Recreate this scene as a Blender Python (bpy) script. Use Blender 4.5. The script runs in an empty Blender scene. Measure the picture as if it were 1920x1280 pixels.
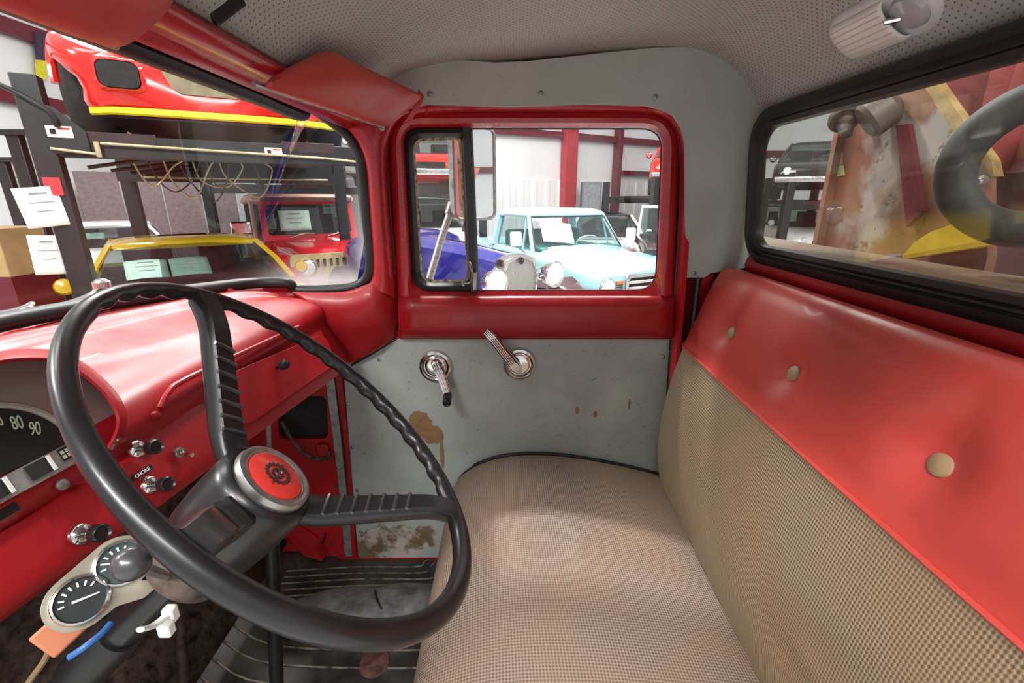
import bpy, bmesh, math, random
from math import sin, cos, pi, sqrt, atan, radians
from mathutils import Vector, Matrix
from mathutils.geometry import tessellate_polygon
random.seed(4)
SC = bpy.context.scene
COL = SC.collection
# ------------------------------------------------------------------ camera, light, exposure
F = 853.33                                   # focal length in pixels of the 1920 x 1280 frame (16 mm lens)
PITCH = atan(270 / F)
CP, SP = cos(PITCH), sin(PITCH)
cam = bpy.data.cameras.new('camera'); cam.lens = 36 * F / 1920; cam.sensor_width = 36; cam.clip_start = .02; cam.clip_end = 200
co = bpy.data.objects.new('camera', cam); COL.objects.link(co)
co.location = (0, 0, 0); co.rotation_euler = (pi / 2 - PITCH, 0, 0)
SC.camera = co
GROUND = -1.70                               # hall floor; the camera stands at the driver's door of the truck
w = bpy.data.worlds.new('hall_light'); SC.world = w; w.use_nodes = True
w.node_tree.nodes['Background'].inputs[0].default_value = (.97, .985, 1, 1)
w.node_tree.nodes['Background'].inputs[1].default_value = .62
def area(name, loc, target, sx, sy, power, col=(1, .98, .95)):
    l = bpy.data.lights.new(name, 'AREA'); l.shape = 'RECTANGLE'; l.size = sx; l.size_y = sy; l.energy = power; l.color = col
    o = bpy.data.objects.new(name, l); COL.objects.link(o); o.location = loc
    o.rotation_euler = (Vector(target) - Vector(loc)).to_track_quat('-Z', 'Y').to_euler()
    o['kind'] = 'helper'
    return o
area('unseen_ceiling_lamp', (1.2, 7.0, 4.6), (1.2, 7.0, 0), 5, 1.6, 480)
area('unseen_ceiling_lamp', (-4.2, 7.6, 4.6), (-4.2, 7.6, 0), 5, 1.6, 500)
area('unseen_ceiling_lamp', (-3.8, 1.6, 4.4), (-3.8, 1.6, 0), 3, 1.6, 130)
area('unseen_ceiling_lamp', (.5, -4.2, 4.4), (.5, -4.2, 0), 5, 1.6, 620)  # unseen lamp, added so light bounced off the floor brightens the headliner
area('unseen_ceiling_lamp', (-1.6, -2.8, 3.2), (0.3, .7, -.7), 2.4, .35, 150)
area('unseen_ceiling_lamp', (-.35, 4.0, 4.3), (.1, 1.0, -.8), .5, .3, 320)
area('unseen_ceiling_lamp', (-6.4, .5, 3.7), (.5, .7, -.5), 1.2, .4, 240)
area('unseen_ceiling_lamp', (5.5, 4.0, 4.4), (5.5, 4.0, 0), 3, 3, 400)
SC.view_settings.view_transform = 'Standard'; SC.view_settings.look = 'None'
SC.view_settings.exposure = 0.24; SC.view_settings.gamma = 1; SC.view_settings.use_curve_mapping = False

# ------------------------------------------------------------------ geometry helpers
def ray(u, v): return Vector((u - 960, F * CP + (640 - v) * SP, -F * SP + (640 - v) * CP))
def ay(u, v, Y): r = ray(u, v); return r * (Y / r.y)
def ax(u, v, X): r = ray(u, v); return r * (X / r.x)
def az(u, v, Z): r = ray(u, v); return r * (Z / r.z)
def apl(u, v, n, d): r = ray(u, v); return r * (d / r.dot(n))
def px(P):
    d = P[1] * CP - P[2] * SP
    return (960 + F * P[0] / d, 640 - F * (P[1] * SP + P[2] * CP) / d)
V = Vector
WM = {}
def frame(n, up=(0, 0, 1)):
    n = V(n).normalized(); u = V(up); a = u.cross(n)
    if a.length < 1e-4: a = V((1, 0, 0)).cross(n)
    a.normalize(); return a, n.cross(a), n
def smooth_path(pts, k=6, closed=False):
    P = [V(p) for p in pts]; n = len(P); out = []
    for i in range(n if closed else n - 1):
        if closed: p0, p1, p2, p3 = P[i - 1], P[i], P[(i + 1) % n], P[(i + 2) % n]
        else: p0, p1, p2, p3 = P[max(i - 1, 0)], P[i], P[i + 1], P[min(i + 2, n - 1)]
        for j in range(k):
            t = j / k
            out.append(.5 * ((2 * p1) + (p2 - p0) * t + (2 * p0 - 5 * p1 + 4 * p2 - p3) * t * t + (3 * p1 - p0 - 3 * p2 + p3) * t ** 3))
    if not closed: out.append(P[-1])
    return out
def resample(pts, n, smooth=True):
    P = smooth_path(pts, 8) if smooth and len(pts) > 2 else [V(p) for p in pts]
    L = [0]
    for a, b in zip(P, P[1:]): L.append(L[-1] + (b - a).length)
    out = []; j = 0
    for i in range(n):
        s = L[-1] * i / (n - 1)
        while j < len(P) - 2 and L[j + 1] < s: j += 1
        d = L[j + 1] - L[j]; t = (s - L[j]) / d if d > 1e-9 else 0
        out.append(P[j].lerp(P[j + 1], max(0, min(1, t))))
    return out
def rrect(x0, x1, y0, y1, r, k=6):
    """closed rounded rectangle in 2D, counted from the corner x1,y1"""
    rs = r if isinstance(r, (list, tuple)) else (r,) * 4
    out = []
    for (cx, cy, a, rr) in ((x1, y1, 0, rs[0]), (x0, y1, 90, rs[1]), (x0, y0, 180, rs[2]), (x1, y0, 270, rs[3])):
        sx = -1 if cx == x1 else 1; sy = -1 if cy == y1 else 1
        sx *= 1 if x1 > x0 else 1
        ox, oy = cx + sx * rr, cy + sy * rr
        for j in range(k + 1):
            t = radians(a + 90 * j / k); out.append((ox + rr * cos(t), oy + rr * sin(t)))
    return out
def round_poly(pts, r, k=5):
    """rounds the corners of a 2D polygon"""
    out = []; n = len(pts)
    for i in range(n):
        p = V(pts[i]).to_2d(); rr = pts[i][2] if len(pts[i]) > 2 else r
        a = V(pts[i - 1]).to_2d(); b = V(pts[(i + 1) % n]).to_2d()
        la, lb = (a - p).length, (b - p).length
        q = min(rr, la * .49, lb * .49)
        p0 = p + (a - p) * (q / la); p1 = p + (b - p) * (q / lb)
        for j in range(k + 1):
            t = j / k; out.append(tuple(p0 * (1 - t) ** 2 + p * (2 * t * (1 - t)) + p1 * t * t))
    return out
class MB:
    def __init__(s): s.v = []; s.f = []; s.uv = {}
    def add(s, vs, fs):
        b = len(s.v); s.v += [V(p) for p in vs]; s.f += [tuple(i + b for i in f) for f in fs]; return s
    def grid(s, rows, cu=False, cv=False, uv=True):
        b = len(s.v); R = len(rows); n = len(rows[0])
        vv = 0
        for i, r in enumerate(rows):
            if i: vv += sum((V(r[j]) - V(rows[i - 1][j])).length for j in range(n)) / n
            uu = 0
            for j, p in enumerate(r):
                if j: uu += (V(p) - V(r[j - 1])).length
                if uv: s.uv[len(s.v)] = (uu, vv)
                s.v.append(V(p))
        for i in range(R if cv else R - 1):
            for j in range(n if cu else n - 1):
                a = b + i * n + j; c = b + i * n + (j + 1) % n; d = b + ((i + 1) % R) * n
                s.f.append((a, c, d + (j + 1) % n, d + j))
        return s
    def loft(s, secs, caps=True):
        b = len(s.v); n = len(secs[0]); s.grid(secs, cu=True)
        if caps:
            s.f.append(tuple(range(b + n - 1, b - 1, -1))); e = b + (len(secs) - 1) * n; s.f.append(tuple(range(e, e + n)))
        return s
    def box(s, c, size, a=None):
        x, y, z = V(size) * .5; c = V(c)
        A = a if a else (V((1, 0, 0)), V((0, 1, 0)), V((0, 0, 1)))
        P = [c + A[0] * x * i + A[1] * y * j + A[2] * z * k for i in (-1, 1) for j in (-1, 1) for k in (-1, 1)]
        return s.add(P, [(0, 1, 3, 2), (4, 6, 7, 5), (0, 4, 5, 1), (2, 3, 7, 6), (0, 2, 6, 4), (1, 5, 7, 3)])
    def tube(s, path, r, n=10, closed=False, flat=(1, 1), up=(0, 0, 1), caps=True):
        P = [V(p) for p in path]; m = len(P); secs = []; prev = None
        for i, p in enumerate(P):
            t = (P[(i + 1) % m] - P[i - 1]) if closed else (P[min(i + 1, m - 1)] - P[max(i - 1, 0)])
            t.normalize()
            if prev is None:
                a, b_, _ = frame(t, up)
            else:
                a = prev - t * prev.dot(t); a.normalize()
            prev = a; bb = t.cross(a)
            rr = r[i] if isinstance(r, (list, tuple)) else r
            secs.append([p + a * (rr * flat[0] * cos(q)) + bb * (rr * flat[1] * sin(q)) for q in [2 * pi * j / n for j in range(n)]])
        if closed: s.grid(secs, cu=True, cv=True)
        else: s.loft(secs, caps)
        return s
    def lathe(s, prof, o, axis, n=24, up=(0, 0, 1), caps=True):
        a, b, c = frame(axis, up); o = V(o)
        return s.loft([[o + c * h + (a * cos(2 * pi * j / n) + b * sin(2 * pi * j / n)) * max(r, 1e-5) for j in range(n)] for r, h in prof], caps)
    def prism(s, pts, off, holes=None):
        P = [V(p) for p in pts]; off = V(off); loops = [P] + [[V(p) for p in h] for h in (holes or [])]
        tri = tessellate_polygon(loops); allp = [p for l in loops for p in l]; n = len(allp)
        fs = [tuple(t) for t in tri] + [tuple(i + n for i in reversed(t)) for t in tri]
        st = 0
        for l in loops:
            m = len(l)
            for i in range(m): a, b = st + i, st + (i + 1) % m; fs.append((a, b, b + n, a + n))
            st += m
        return s.add(allp + [p + off for p in allp], fs)
    def ring(s, loops):
        """bridges closed loops one after the other"""
        return s.grid(loops, cu=True)
    def build(s, name, m, parent=None, local=False, smooth=True, bevel=0, solid=0, sub=0, ang=38, base=False, recalc=True):
        me = bpy.data.meshes.new(name)
        lo = V([min(p[i] for p in s.v) for i in range(3)]); hi = V([max(p[i] for p in s.v) for i in range(3)])
        c = (lo + hi) * .5
        if parent is None: c.z = lo.z
        me.from_pydata([p - c for p in s.v], [], s.f)
        if recalc:
            bm = bmesh.new(); bm.from_mesh(me); bmesh.ops.recalc_face_normals(bm, faces=bm.faces); bm.to_mesh(me); bm.free()
        if s.uv:
            ul = me.uv_layers.new(name='UVMap')
            for lp in me.loops: ul.data[lp.index].uv = s.uv.get(lp.vertex_index, (0, 0))
        if smooth:
            me.polygons.foreach_set('use_smooth', [True] * len(me.polygons)); me.set_sharp_from_angle(angle=radians(ang))
        me.materials.append(m)
        o = bpy.data.objects.new(name, me); COL.objects.link(o)
        place(o, Matrix.Translation(c), parent, local)
        if solid:
            d = o.modifiers.new('solid', 'SOLIDIFY'); d.thickness = abs(solid); d.offset = 1 if solid > 0 else -1
        if bevel:
            d = o.modifiers.new('bevel', 'BEVEL'); d.width = bevel; d.segments = 2; d.limit_method = 'ANGLE'; d.angle_limit = radians(40)
        if sub:
            d = o.modifiers.new('sub', 'SUBSURF'); d.levels = sub; d.render_levels = sub
        return o
def place(o, M, parent, local):
    if parent is None:
        o.matrix_basis = M; WM[o.name] = M
    elif local:
        o.parent = parent; o.matrix_basis = M; WM[o.name] = WM[parent.name] @ M
    else:
        o.parent = parent; o.matrix_basis = WM[parent.name].inverted() @ M; WM[o.name] = M
def tag(o, label, cat, group=None, kind=None):
    o['label'] = label; o['category'] = cat
    if group: o['group'] = group
    if kind: o['kind'] = kind
    return o
def thing(name, label, cat, loc=(0, 0, 0), rz=0, group=None, kind=None):
    o = bpy.data.objects.new(name, None); COL.objects.link(o); o.empty_display_size = .05
    M = Matrix.Translation(V(loc)) @ Matrix.Rotation(rz, 4, 'Z'); place(o, M, None, False)
    return tag(o, label, cat, group, kind)
def struct(o, label, cat): return tag(o, label, cat, None, 'structure')
def copy_part(o, M, parent, local=False):
    c = o.copy(); COL.objects.link(c); place(c, M, parent, local); return c
def strip(rows, n, m=0):
    """rows: polylines of points; each resampled to n, smoothed across to m rows"""
    R = [resample(r, n) for r in rows]
    if m:
        cols = [resample([r[j] for r in R], m) for j in range(n)]
        R = [[cols[j][i] for j in range(n)] for i in range(m)]
    return R
def text(name, s, size, o, xd, yd, m, parent, depth=.0004, sx=1):
    cu = bpy.data.curves.new(name, 'FONT'); cu.body = s; cu.size = 1; cu.align_x = 'CENTER'; cu.align_y = 'CENTER'; cu.extrude = .02
    t = bpy.data.objects.new('tmp_text', cu); COL.objects.link(t)
    bpy.context.view_layer.update()
    me = bpy.data.meshes.new_from_object(t.evaluated_get(bpy.context.evaluated_depsgraph_get()))
    bpy.data.objects.remove(t); bpy.data.curves.remove(cu)
    xd = V(xd).normalized(); yd = V(yd).normalized(); nd = xd.cross(yd)
    b = MB(); b.add([V(o) + xd * (v.co.x * size * sx) + yd * (v.co.y * size) + nd * (v.co.z * depth / .02) for v in me.vertices], [tuple(p.vertices) for p in me.polygons])
    bpy.data.meshes.remove(me)
    return b.build(name, m, parent, smooth=False, recalc=False)

# ------------------------------------------------------------------ materials
class NT:
    def __init__(s, name):
        s.m = bpy.data.materials.new(name); s.m.use_nodes = True; s.t = s.m.node_tree; s.N = s.t.nodes; s.N.clear()
        s.out = s.N.new('ShaderNodeOutputMaterial'); s.b = s.n('ShaderNodeBsdfPrincipled'); s.l(s.b.outputs[0], s.out.inputs[0])
    def n(s, k, **kw):
        x = s.N.new(k)
        for a, b in kw.items(): setattr(x, a, b)
        return x
    def l(s, a, b): s.t.links.new(a, b)
    def set(s, node, i, val):
        if hasattr(val, 'links') or isinstance(val, bpy.types.NodeSocket): s.l(val, node.inputs[i])
        else: node.inputs[i].default_value = val
        return node
    def coord(s, k='Object'): return s.n('ShaderNodeTexCoord').outputs[k]
    def pos(s): return s.n('ShaderNodeNewGeometry').outputs['Position']
    def math(s, op, a, b=0, c=0, clamp=False):
        x = s.n('ShaderNodeMath', operation=op); x.use_clamp = clamp
        s.set(x, 0, a); s.set(x, 1, b); s.set(x, 2, c); return x.outputs[0]
    def noise(s, vec, scale, detail=3, rough=.55, dist=0):
        x = s.n('ShaderNodeTexNoise'); s.l(vec, x.inputs['Vector']); x.inputs['Scale'].default_value = scale
        x.inputs['Detail'].default_value = detail; x.inputs['Roughness'].default_value = rough; x.inputs['Distortion'].default_value = dist
        return x.outputs[0]
    def ramp(s, fac, a, b, lo=0, hi=1):
        x = s.n('ShaderNodeMapRange'); s.l(fac, x.inputs[0]); x.inputs[1].default_value = a; x.inputs[2].default_value = b
        x.inputs[3].default_value = lo; x.inputs[4].default_value = hi; return x.outputs[0]
    def mix(s, fac, a, b):
        x = s.n('ShaderNodeMix', data_type='RGBA'); s.set(x, 0, fac)
        for i, q in ((6, a), (7, b)):
            if isinstance(q, tuple): x.inputs[i].default_value = (*q[:3], 1)
            else: s.l(q, x.inputs[i])
        return x.outputs[2]
    def bump(s, h, strength=.3, dist=.002):
        x = s.n('ShaderNodeBump'); x.inputs['Strength'].default_value = strength; x.inputs['Distance'].default_value = dist
        s.l(h, x.inputs['Height']); s.l(x.outputs[0], s.b.inputs['Normal'])
    def ell(s, P, c, r, nz=None, amt=.6):
        """1 inside an ellipse round a world point with a ragged edge"""
        d = s.n('ShaderNodeVectorMath', operation='SUBTRACT'); s.l(P, d.inputs[0]); d.inputs[1].default_value = c
        e = s.n('ShaderNodeVectorMath', operation='DIVIDE'); s.l(d.outputs[0], e.inputs[0]); e.inputs[1].default_value = r
        g = s.n('ShaderNodeVectorMath', operation='LENGTH'); s.l(e.outputs[0], g.inputs[0])
        q = g.outputs['Value']
        if nz is not None: q = s.math('ADD', q, s.math('MULTIPLY', s.math('SUBTRACT', nz, .5), amt * 2))
        return s.ramp(q, 1.0, .93)
def prin(t, col, rough=.5, metal=0, coat=0, spec=.5):
    b = t.b
    if isinstance(col, tuple): b.inputs['Base Color'].default_value = (*col, 1)
    else: t.l(col, b.inputs['Base Color'])
    t.set(b, b.inputs.find('Roughness'), rough); b.inputs['Metallic'].default_value = metal
    b.inputs['Coat Weight'].default_value = coat; b.inputs['Coat Roughness'].default_value = .08
    b.inputs['Specular IOR Level'].default_value = spec
def pm(name, col, rough=.5, metal=0, coat=0, var=.12, vs=14, bump=0, bs=300, spec=.5):
    t = NT(name); P = t.pos(); n = t.noise(P, vs, 4)
    c2 = tuple(max(0, x * (1 - var * 2)) for x in col); c1 = tuple(min(1, x * (1 + var)) for x in col)
    prin(t, t.mix(t.ramp(n, .3, .7), c2, c1), rough, metal, coat, spec)
    if bump: t.bump(t.noise(P, bs, 2), bump, .001)
    return t.m
def paint(name, col, rough=.28, wear=.0, wearcol=(.05, .02, .02), var=.1, coat=.35, spec=.5):
    t = NT(name); P = t.pos(); n = t.noise(P, 6, 5); c = t.mix(t.ramp(n, .3, .7), tuple(x * (1 - var) for x in col), tuple(x * (1 + var) for x in col))
    if wear:
        w = t.ramp(t.noise(P, 45, 6, .7), .70 - wear, .72 - wear); c = t.mix(w, c, wearcol)
    prin(t, c, t.ramp(t.noise(P, 9, 5), .3, .75, rough * .7, rough * 1.5), 0, coat, spec)
    t.bump(t.noise(P, 25, 2), .03, .004)
    return t.m
def glass(name, tint=(1, 1, 1), dust=.03, dcol=(.8, .82, .84), refl=1.0, spec_scale=240, edge=False):
    t = NT(name); t.N.remove(t.b); P = t.pos()
    tr = t.n('ShaderNodeBsdfTransparent'); tr.inputs[0].default_value = (*tint, 1)
    gl = t.n('ShaderNodeBsdfGlossy'); gl.inputs['Roughness'].default_value = .015
    df = t.n('ShaderNodeBsdfDiffuse'); df.inputs[0].default_value = (*dcol, 1)
    ge = t.n('ShaderNodeNewGeometry'); dt = t.n('ShaderNodeVectorMath', operation='DOT_PRODUCT'); t.l(ge.outputs['Normal'], dt.inputs[0]); t.l(ge.outputs['Incoming'], dt.inputs[1])
    fz = t.math('POWER', t.math('SUBTRACT', 1, t.math('ABSOLUTE', dt.outputs['Value'])), 5)
    fz = t.math('ADD', t.math('MULTIPLY', fz, .9), .04)
    m1 = t.n('ShaderNodeMixShader'); t.l(t.math('MULTIPLY', fz, refl, clamp=True), m1.inputs[0]); t.l(tr.outputs[0], m1.inputs[1]); t.l(gl.outputs[0], m1.inputs[2])
    vo = t.n('ShaderNodeTexVoronoi'); t.l(P, vo.inputs['Vector']); vo.inputs['Scale'].default_value = spec_scale
    sp = t.math('MULTIPLY', t.ramp(vo.outputs['Distance'], .16, .08), t.ramp(t.noise(P, 7, 3), .5, .62))
    hz = t.math('MULTIPLY', t.ramp(t.noise(P, 5, 4, .6), .25, .8), dust)
    fac = t.math('ADD', hz, t.math('MULTIPLY', sp, min(.5, dust * 7)), clamp=True)
    if edge:                                                # milky white rim along the lower corner and pillar side of the glass
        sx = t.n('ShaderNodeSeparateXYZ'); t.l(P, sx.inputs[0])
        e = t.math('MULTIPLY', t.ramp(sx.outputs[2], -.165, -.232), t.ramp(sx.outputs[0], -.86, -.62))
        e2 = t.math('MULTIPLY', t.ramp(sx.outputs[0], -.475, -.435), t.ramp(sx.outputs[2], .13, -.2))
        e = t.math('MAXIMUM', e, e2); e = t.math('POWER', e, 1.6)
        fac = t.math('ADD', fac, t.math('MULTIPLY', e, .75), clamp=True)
    m2 = t.n('ShaderNodeMixShader'); t.l(fac, m2.inputs[0]); t.l(m1.outputs[0], m2.inputs[1]); t.l(df.outputs[0], m2.inputs[2])
    t.l(m2.outputs[0], t.out.inputs[0])
    return t.m
M = {}
M['red'] = paint('red_paint', (.43, .010, .016), .3, .06, (.09, .03, .025))
M['red2'] = paint('red_paint_clean', (.33, .009, .014), .34, coat=.08, spec=.4)
M['black'] = pm('black_rubber', (.012, .012, .013), .45, var=.3, bump=.05, bs=90)
M['gloss_black'] = pm('black_plastic', (.011, .011, .013), .33, coat=.12, var=.2, vs=25, bump=.03, bs=60)
M['dark'] = pm('dark_void', (.012, .011, .011), .8, var=.4)
M['chrome'] = pm('chrome', (.82, .80, .78), .13, 1, var=.12, vs=30)
M['steel'] = pm('worn_steel', (.42, .41, .39), .38, .9, var=.2, vs=40)
M['alu'] = pm('aluminium_strip', (.42, .44, .42), .45, .7, var=.2, vs=40)
M['white'] = pm('white_plastic', (.78, .77, .74), .4, var=.05)
M['paper'] = pm('paper', (.85, .86, .86), .7, var=.03)
M['green_paper'] = pm('pale_green_paper', (.50, .72, .62), .7, var=.05)
M['ink'] = pm('grey_ink', (.28, .28, .29), .8)
M['screw'] = pm('screw_metal', (.36, .36, .33), .35, .8)
M['grime'] = pm('grimy_metal', (.085, .06, .045), .7, var=.5, vs=40, bump=.2, bs=60)
# grey enamel over hardboard on the door, worn through in brown patches
t = NT('grey_door_board'); P = t.pos(); nz = t.noise(P, 26, 5, .65)
c = t.mix(t.ramp(t.noise(P, 5, 5), .3, .72), (.30, .33, .31), (.41, .44, .415))
c = t.mix(t.math('MULTIPLY', t.ramp(t.noise(P, 60, 5, .7), .62, .68), .5), c, (.12, .11, .09))
def dpt(u, v): return tuple(ay(u, v, 1.395))
br = t.mix(t.noise(P, 40, 4), (.16, .075, .03), (.36, .20, .09))
for (uu, vv, rx, rz, am) in ((787, 795, .042, .055, .55), (812, 815, .04, .035, .6), (829, 850, .008, .06, .5), (1082, 769, .008, .016, .5), (1116, 776, .007, .012, .5), (1180, 757, .004, .02, .5)):
    c = t.mix(t.ell(P, dpt(uu, vv), (rx, .2, rz), nz, am), c, br)
for (uu, vv, rx, rz) in ((740, 1015, .13, .085), (800, 1005, .07, .05), (690, 1030, .06, .06)):
    c = t.mix(t.math('MULTIPLY', t.ell(P, dpt(uu, vv), (rx, .3, rz), nz, .5), .9), c, t.mix(t.ramp(t.noise(P, 11, 5, .6), .44, .54), (.16, .10, .05), (.46, .42, .36)))
prin(t, c, .42, 0, .15); t.bump(t.noise(P, 70, 4), .12, .002); M['board'] = t.m
t = NT('grey_side_board'); P = t.pos()
c = t.mix(t.ramp(t.noise(P, 6, 5), .3, .72), (.36, .40, .37), (.42, .46, .43))
c = t.mix(t.math('MULTIPLY', t.ramp(t.noise(P, 70, 5, .7), .66, .70), .6), c, (.10, .10, .085))
prin(t, c, .5, 0, .05); M['board2'] = t.m
# perforated headliner: staggered small holes
t = NT('perforated_headliner'); uv = t.coord('UV')
sep = t.n('ShaderNodeSeparateXYZ'); t.l(uv, sep.inputs[0])
def cell(x, k, off=0): return t.math('SUBTRACT', t.math('FRACT', t.math('ADD', t.math('MULTIPLY', x, k), off)), .5)
def dots(o1, o2):
    a = cell(sep.outputs[0], 72, o1); b = cell(sep.outputs[1], 72, o2)
    return t.math('SQRT', t.math('ADD', t.math('MULTIPLY', a, a), t.math('MULTIPLY', b, b)))
d = t.math('MINIMUM', dots(0, 0), dots(.5, .5)); hole = t.ramp(d, .14, .09)
P = t.pos(); c = t.mix(t.ramp(t.noise(P, 3, 5), .3, .7), (.39, .43, .41), (.46, .50, .475))
c = t.mix(t.math('MULTIPLY', t.ramp(t.noise(P, 18, 5, .7), .62, .72), .35), c, (.20, .15, .10))
c = t.mix(t.math('MULTIPLY', hole, .7), c, (.08, .075, .07)); prin(t, c, .6)
t.bump(t.math('SUBTRACT', 1, hole), .35, .002); M['headliner'] = t.m
# tan woven vinyl
def woven(name, base, dark_, k, stripes):
    t = NT(name); uv = t.coord('UV'); s_ = t.n('ShaderNodeSeparateXYZ'); t.l(uv, s_.inputs[0]); P = t.pos()
    a = t.math('SINE', t.math('MULTIPLY', s_.outputs[0], k)); b = t.math('SINE', t.math('MULTIPLY', s_.outputs[1], k * (1.25 if stripes else 1)))
    if stripes: h = t.math('ADD', t.math('MULTIPLY', a, .45), t.math('MULTIPLY', b, .55))
    else: h = t.math('ADD', t.math('MULTIPLY', a, .5), t.math('MULTIPLY', b, .5))
    c = t.mix(t.ramp(h, -.55, .35), dark_, base)
    c = t.mix(t.math('MULTIPLY', t.ramp(t.noise(P, 4, 5), .42, .70), .45), c, t.mix(t.noise(P, 9, 3), (.18, .10, .055), (.36, .22, .11)))
    prin(t, c, .5, 0, 0, .4); t.bump(h, .35, .0015); return t.m
M['tan_seat'] = woven('tan_woven_cushion', (.285, .222, .182), (.10, .068, .050), 980, False)
M['tan_back'] = woven('tan_woven_backrest', (.34, .265, .17), (.105, .072, .042), 930, True)
M['red_vinyl'] = pm('red_vinyl', (.58, .066, .052), .40, var=.08, vs=5, coat=.1, bump=.06, bs=500)
M['visor'] = pm('red_visor_vinyl', (.56, .065, .055), .45, var=.12, vs=8, bump=.05, bs=300)
M['button'] = pm('tan_button', (.40, .27, .16), .5)
t = NT('rubber_mat'); P = t.pos(); c = t.mix(t.ramp(t.noise(P, 7, 6, .6), .42, .75), (.012, .011, .010), (.07, .066, .06))
prin(t, c, .55); t.bump(t.noise(P, 90, 4), .25, .002); M['mat'] = t.m
M['rib'] = pm('worn_rib', (.16, .145, .11), .6, var=.5, vs=30)
M['cowl'] = paint('worn_red_kick_panel', (.40, .010, .014), .35, .10, (.12, .035, .03))
# ================================================================== THE CAB
YC = .72                                                    # centre line of the cab
# ---- headliner
prof = [(-.372, .203), (-.36, .228), (-.33, .268), (-.26, .302), (-.15, .322), (0, .333), (.2, .348), (.40, .354), (.50, .338), (.58, .295), (.63, .245), (.648, .205)]
prof = [(p.x, p.z) for p in resample([V((x, 0, z)) for x, z in prof], 34)]
rows = []
for i in range(25):
    y = -.02 + 1.40 * i / 24; crown = .012 * (1 - ((y - YC) / .7) ** 2)
    rows.append([V((x, y, z + crown * (1 if -.3 < x < .55 else .3))) for x, z in prof])
b = MB().grid(rows); ceil = b.build('ceiling', M['headliner'], solid=.012)
struct(ceil, 'grey perforated headliner across the roof of the truck cab', 'headliner')
b = MB()
for (u0, v0, u1, v1, X0, X1) in ((396, 38, 452, -4, -.352, -.30),):
    bpy.context.view_layer.update()
    def hit(u, v):
        m = ceil.matrix_world; ok, loc, nn, i = ceil.ray_cast(m.inverted() @ V((0, 0, 0)), ray(u, v).normalized()); return m @ loc - ray(u, v).normalized() * .003
    b.tube([hit(398, 36), hit(425, 16), hit(452, -4)], .009, 8, flat=(.3, 1))
b.build('seam_strip', M['black'], ceil)
# ---- red header above the windshield
rows = strip([[V((-.368, y, .200)) for y in (-.05, .7, 1.30)], [V((-.385, y, .186)) for y in (-.05, .7, 1.31)], [V((-.415, y, .190)) for y in (-.05, .7, 1.32)],
              [V((-.430, y, .178)) for y in (-.05, .7, 1.32)], [V((-.450, y, .186)) for y in (-.05, .7, 1.32)], [V((-.49, y, .215)) for y in (-.05, .7, 1.32)]], 14, 16)
hd = MB().grid(rows).build('trim_1', M['red'], solid=.006); struct(hd, 'red painted header rail above the windshield, chipped along the headliner', 'trim')
# ---- grey upper side panel
top = [(640, 215), (690, 142), (720, 124), (760, 113), (820, 110), (880, 114), (930, 117), (985, 115), (1050, 108), (1150, 97), (1230, 89), (1285, 88), (1330, 96), (1370, 120), (1405, 156), (1430, 195), (1442, 216)]
bot = [(1425, 260), (1417, 340), (1422, 430), (1432, 488), (1416, 499), (1332, 512), (1322, 520), (1285, 520), (1285, 270), (1277, 238), (1262, 216), (1240, 205), (1210, 198), (1100, 195), (960, 200), (800, 196), (760, 205), (700, 232)]
NS = V((0, 1, .108)); DS = 1.305 + .108 * .31
def yside(u, v): return apl(u, v, NS, DS).y
pts = [ay(u, v, yside(u, v)) for u, v in top + bot]
side = MB().prism(pts, (0, .008, 0)).build('wall_right', M['board2'], smooth=False)
struct(side, 'grey painted hardboard side panel around the top of the passenger door', 'wall panel')
def screw(u, v, Y, parent, r=.006, n=(0, -1, 0), m='screw'):
    o = ay(u, v, Y)
    return MB().lathe([(r * 1.25, 0), (r * 1.2, .0016), (r * .75, .0022), (r * .6, .0036), (.0005, .0042)], o, n, 12).build('screw', M[m], parent)
for u, v in ((806, 176), (1014, 175), (1229, 182), (1301, 512), (1412, 490)): screw(u, v, yside(u, v) - .001, side)
# ---- outer cab skin behind the boards so that no light leaks
b = MB().prism([V((x, 1.44, z)) for x, z in ((-.60, -.50), (-.40, -.30), (-.42, .2), (-.3, .38), (.6, .38), (.69, .2), (.70, -.2), (.72, -1.34), (-1.05, -1.34), (-1.02, -.42))], (0, .03, 0),
               holes=[[ay(u, v, 1.44) for u, v in round_poly([(735, 222), (1262, 222), (1250, 565), (750, 565)], 30)]])
sk = b.build('trim_2', M['red2'], smooth=False); struct(sk, 'red outer skin of the cab on the passenger side', 'cab skin')
b = MB().grid([[V((x, y, z + .03)) for x, z in [(-.49, .19), (-.4, .27), (-.25, .33), (0, .36), (.4, .385), (.55, .36), (.68, .25), (.70, .2)]] for y in (-.05, .4, .9, 1.38, 1.46)])
rf = b.build('trim_3', M['red2'], solid=.01); struct(rf, 'red outer roof skin of the truck cab', 'cab skin')
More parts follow.
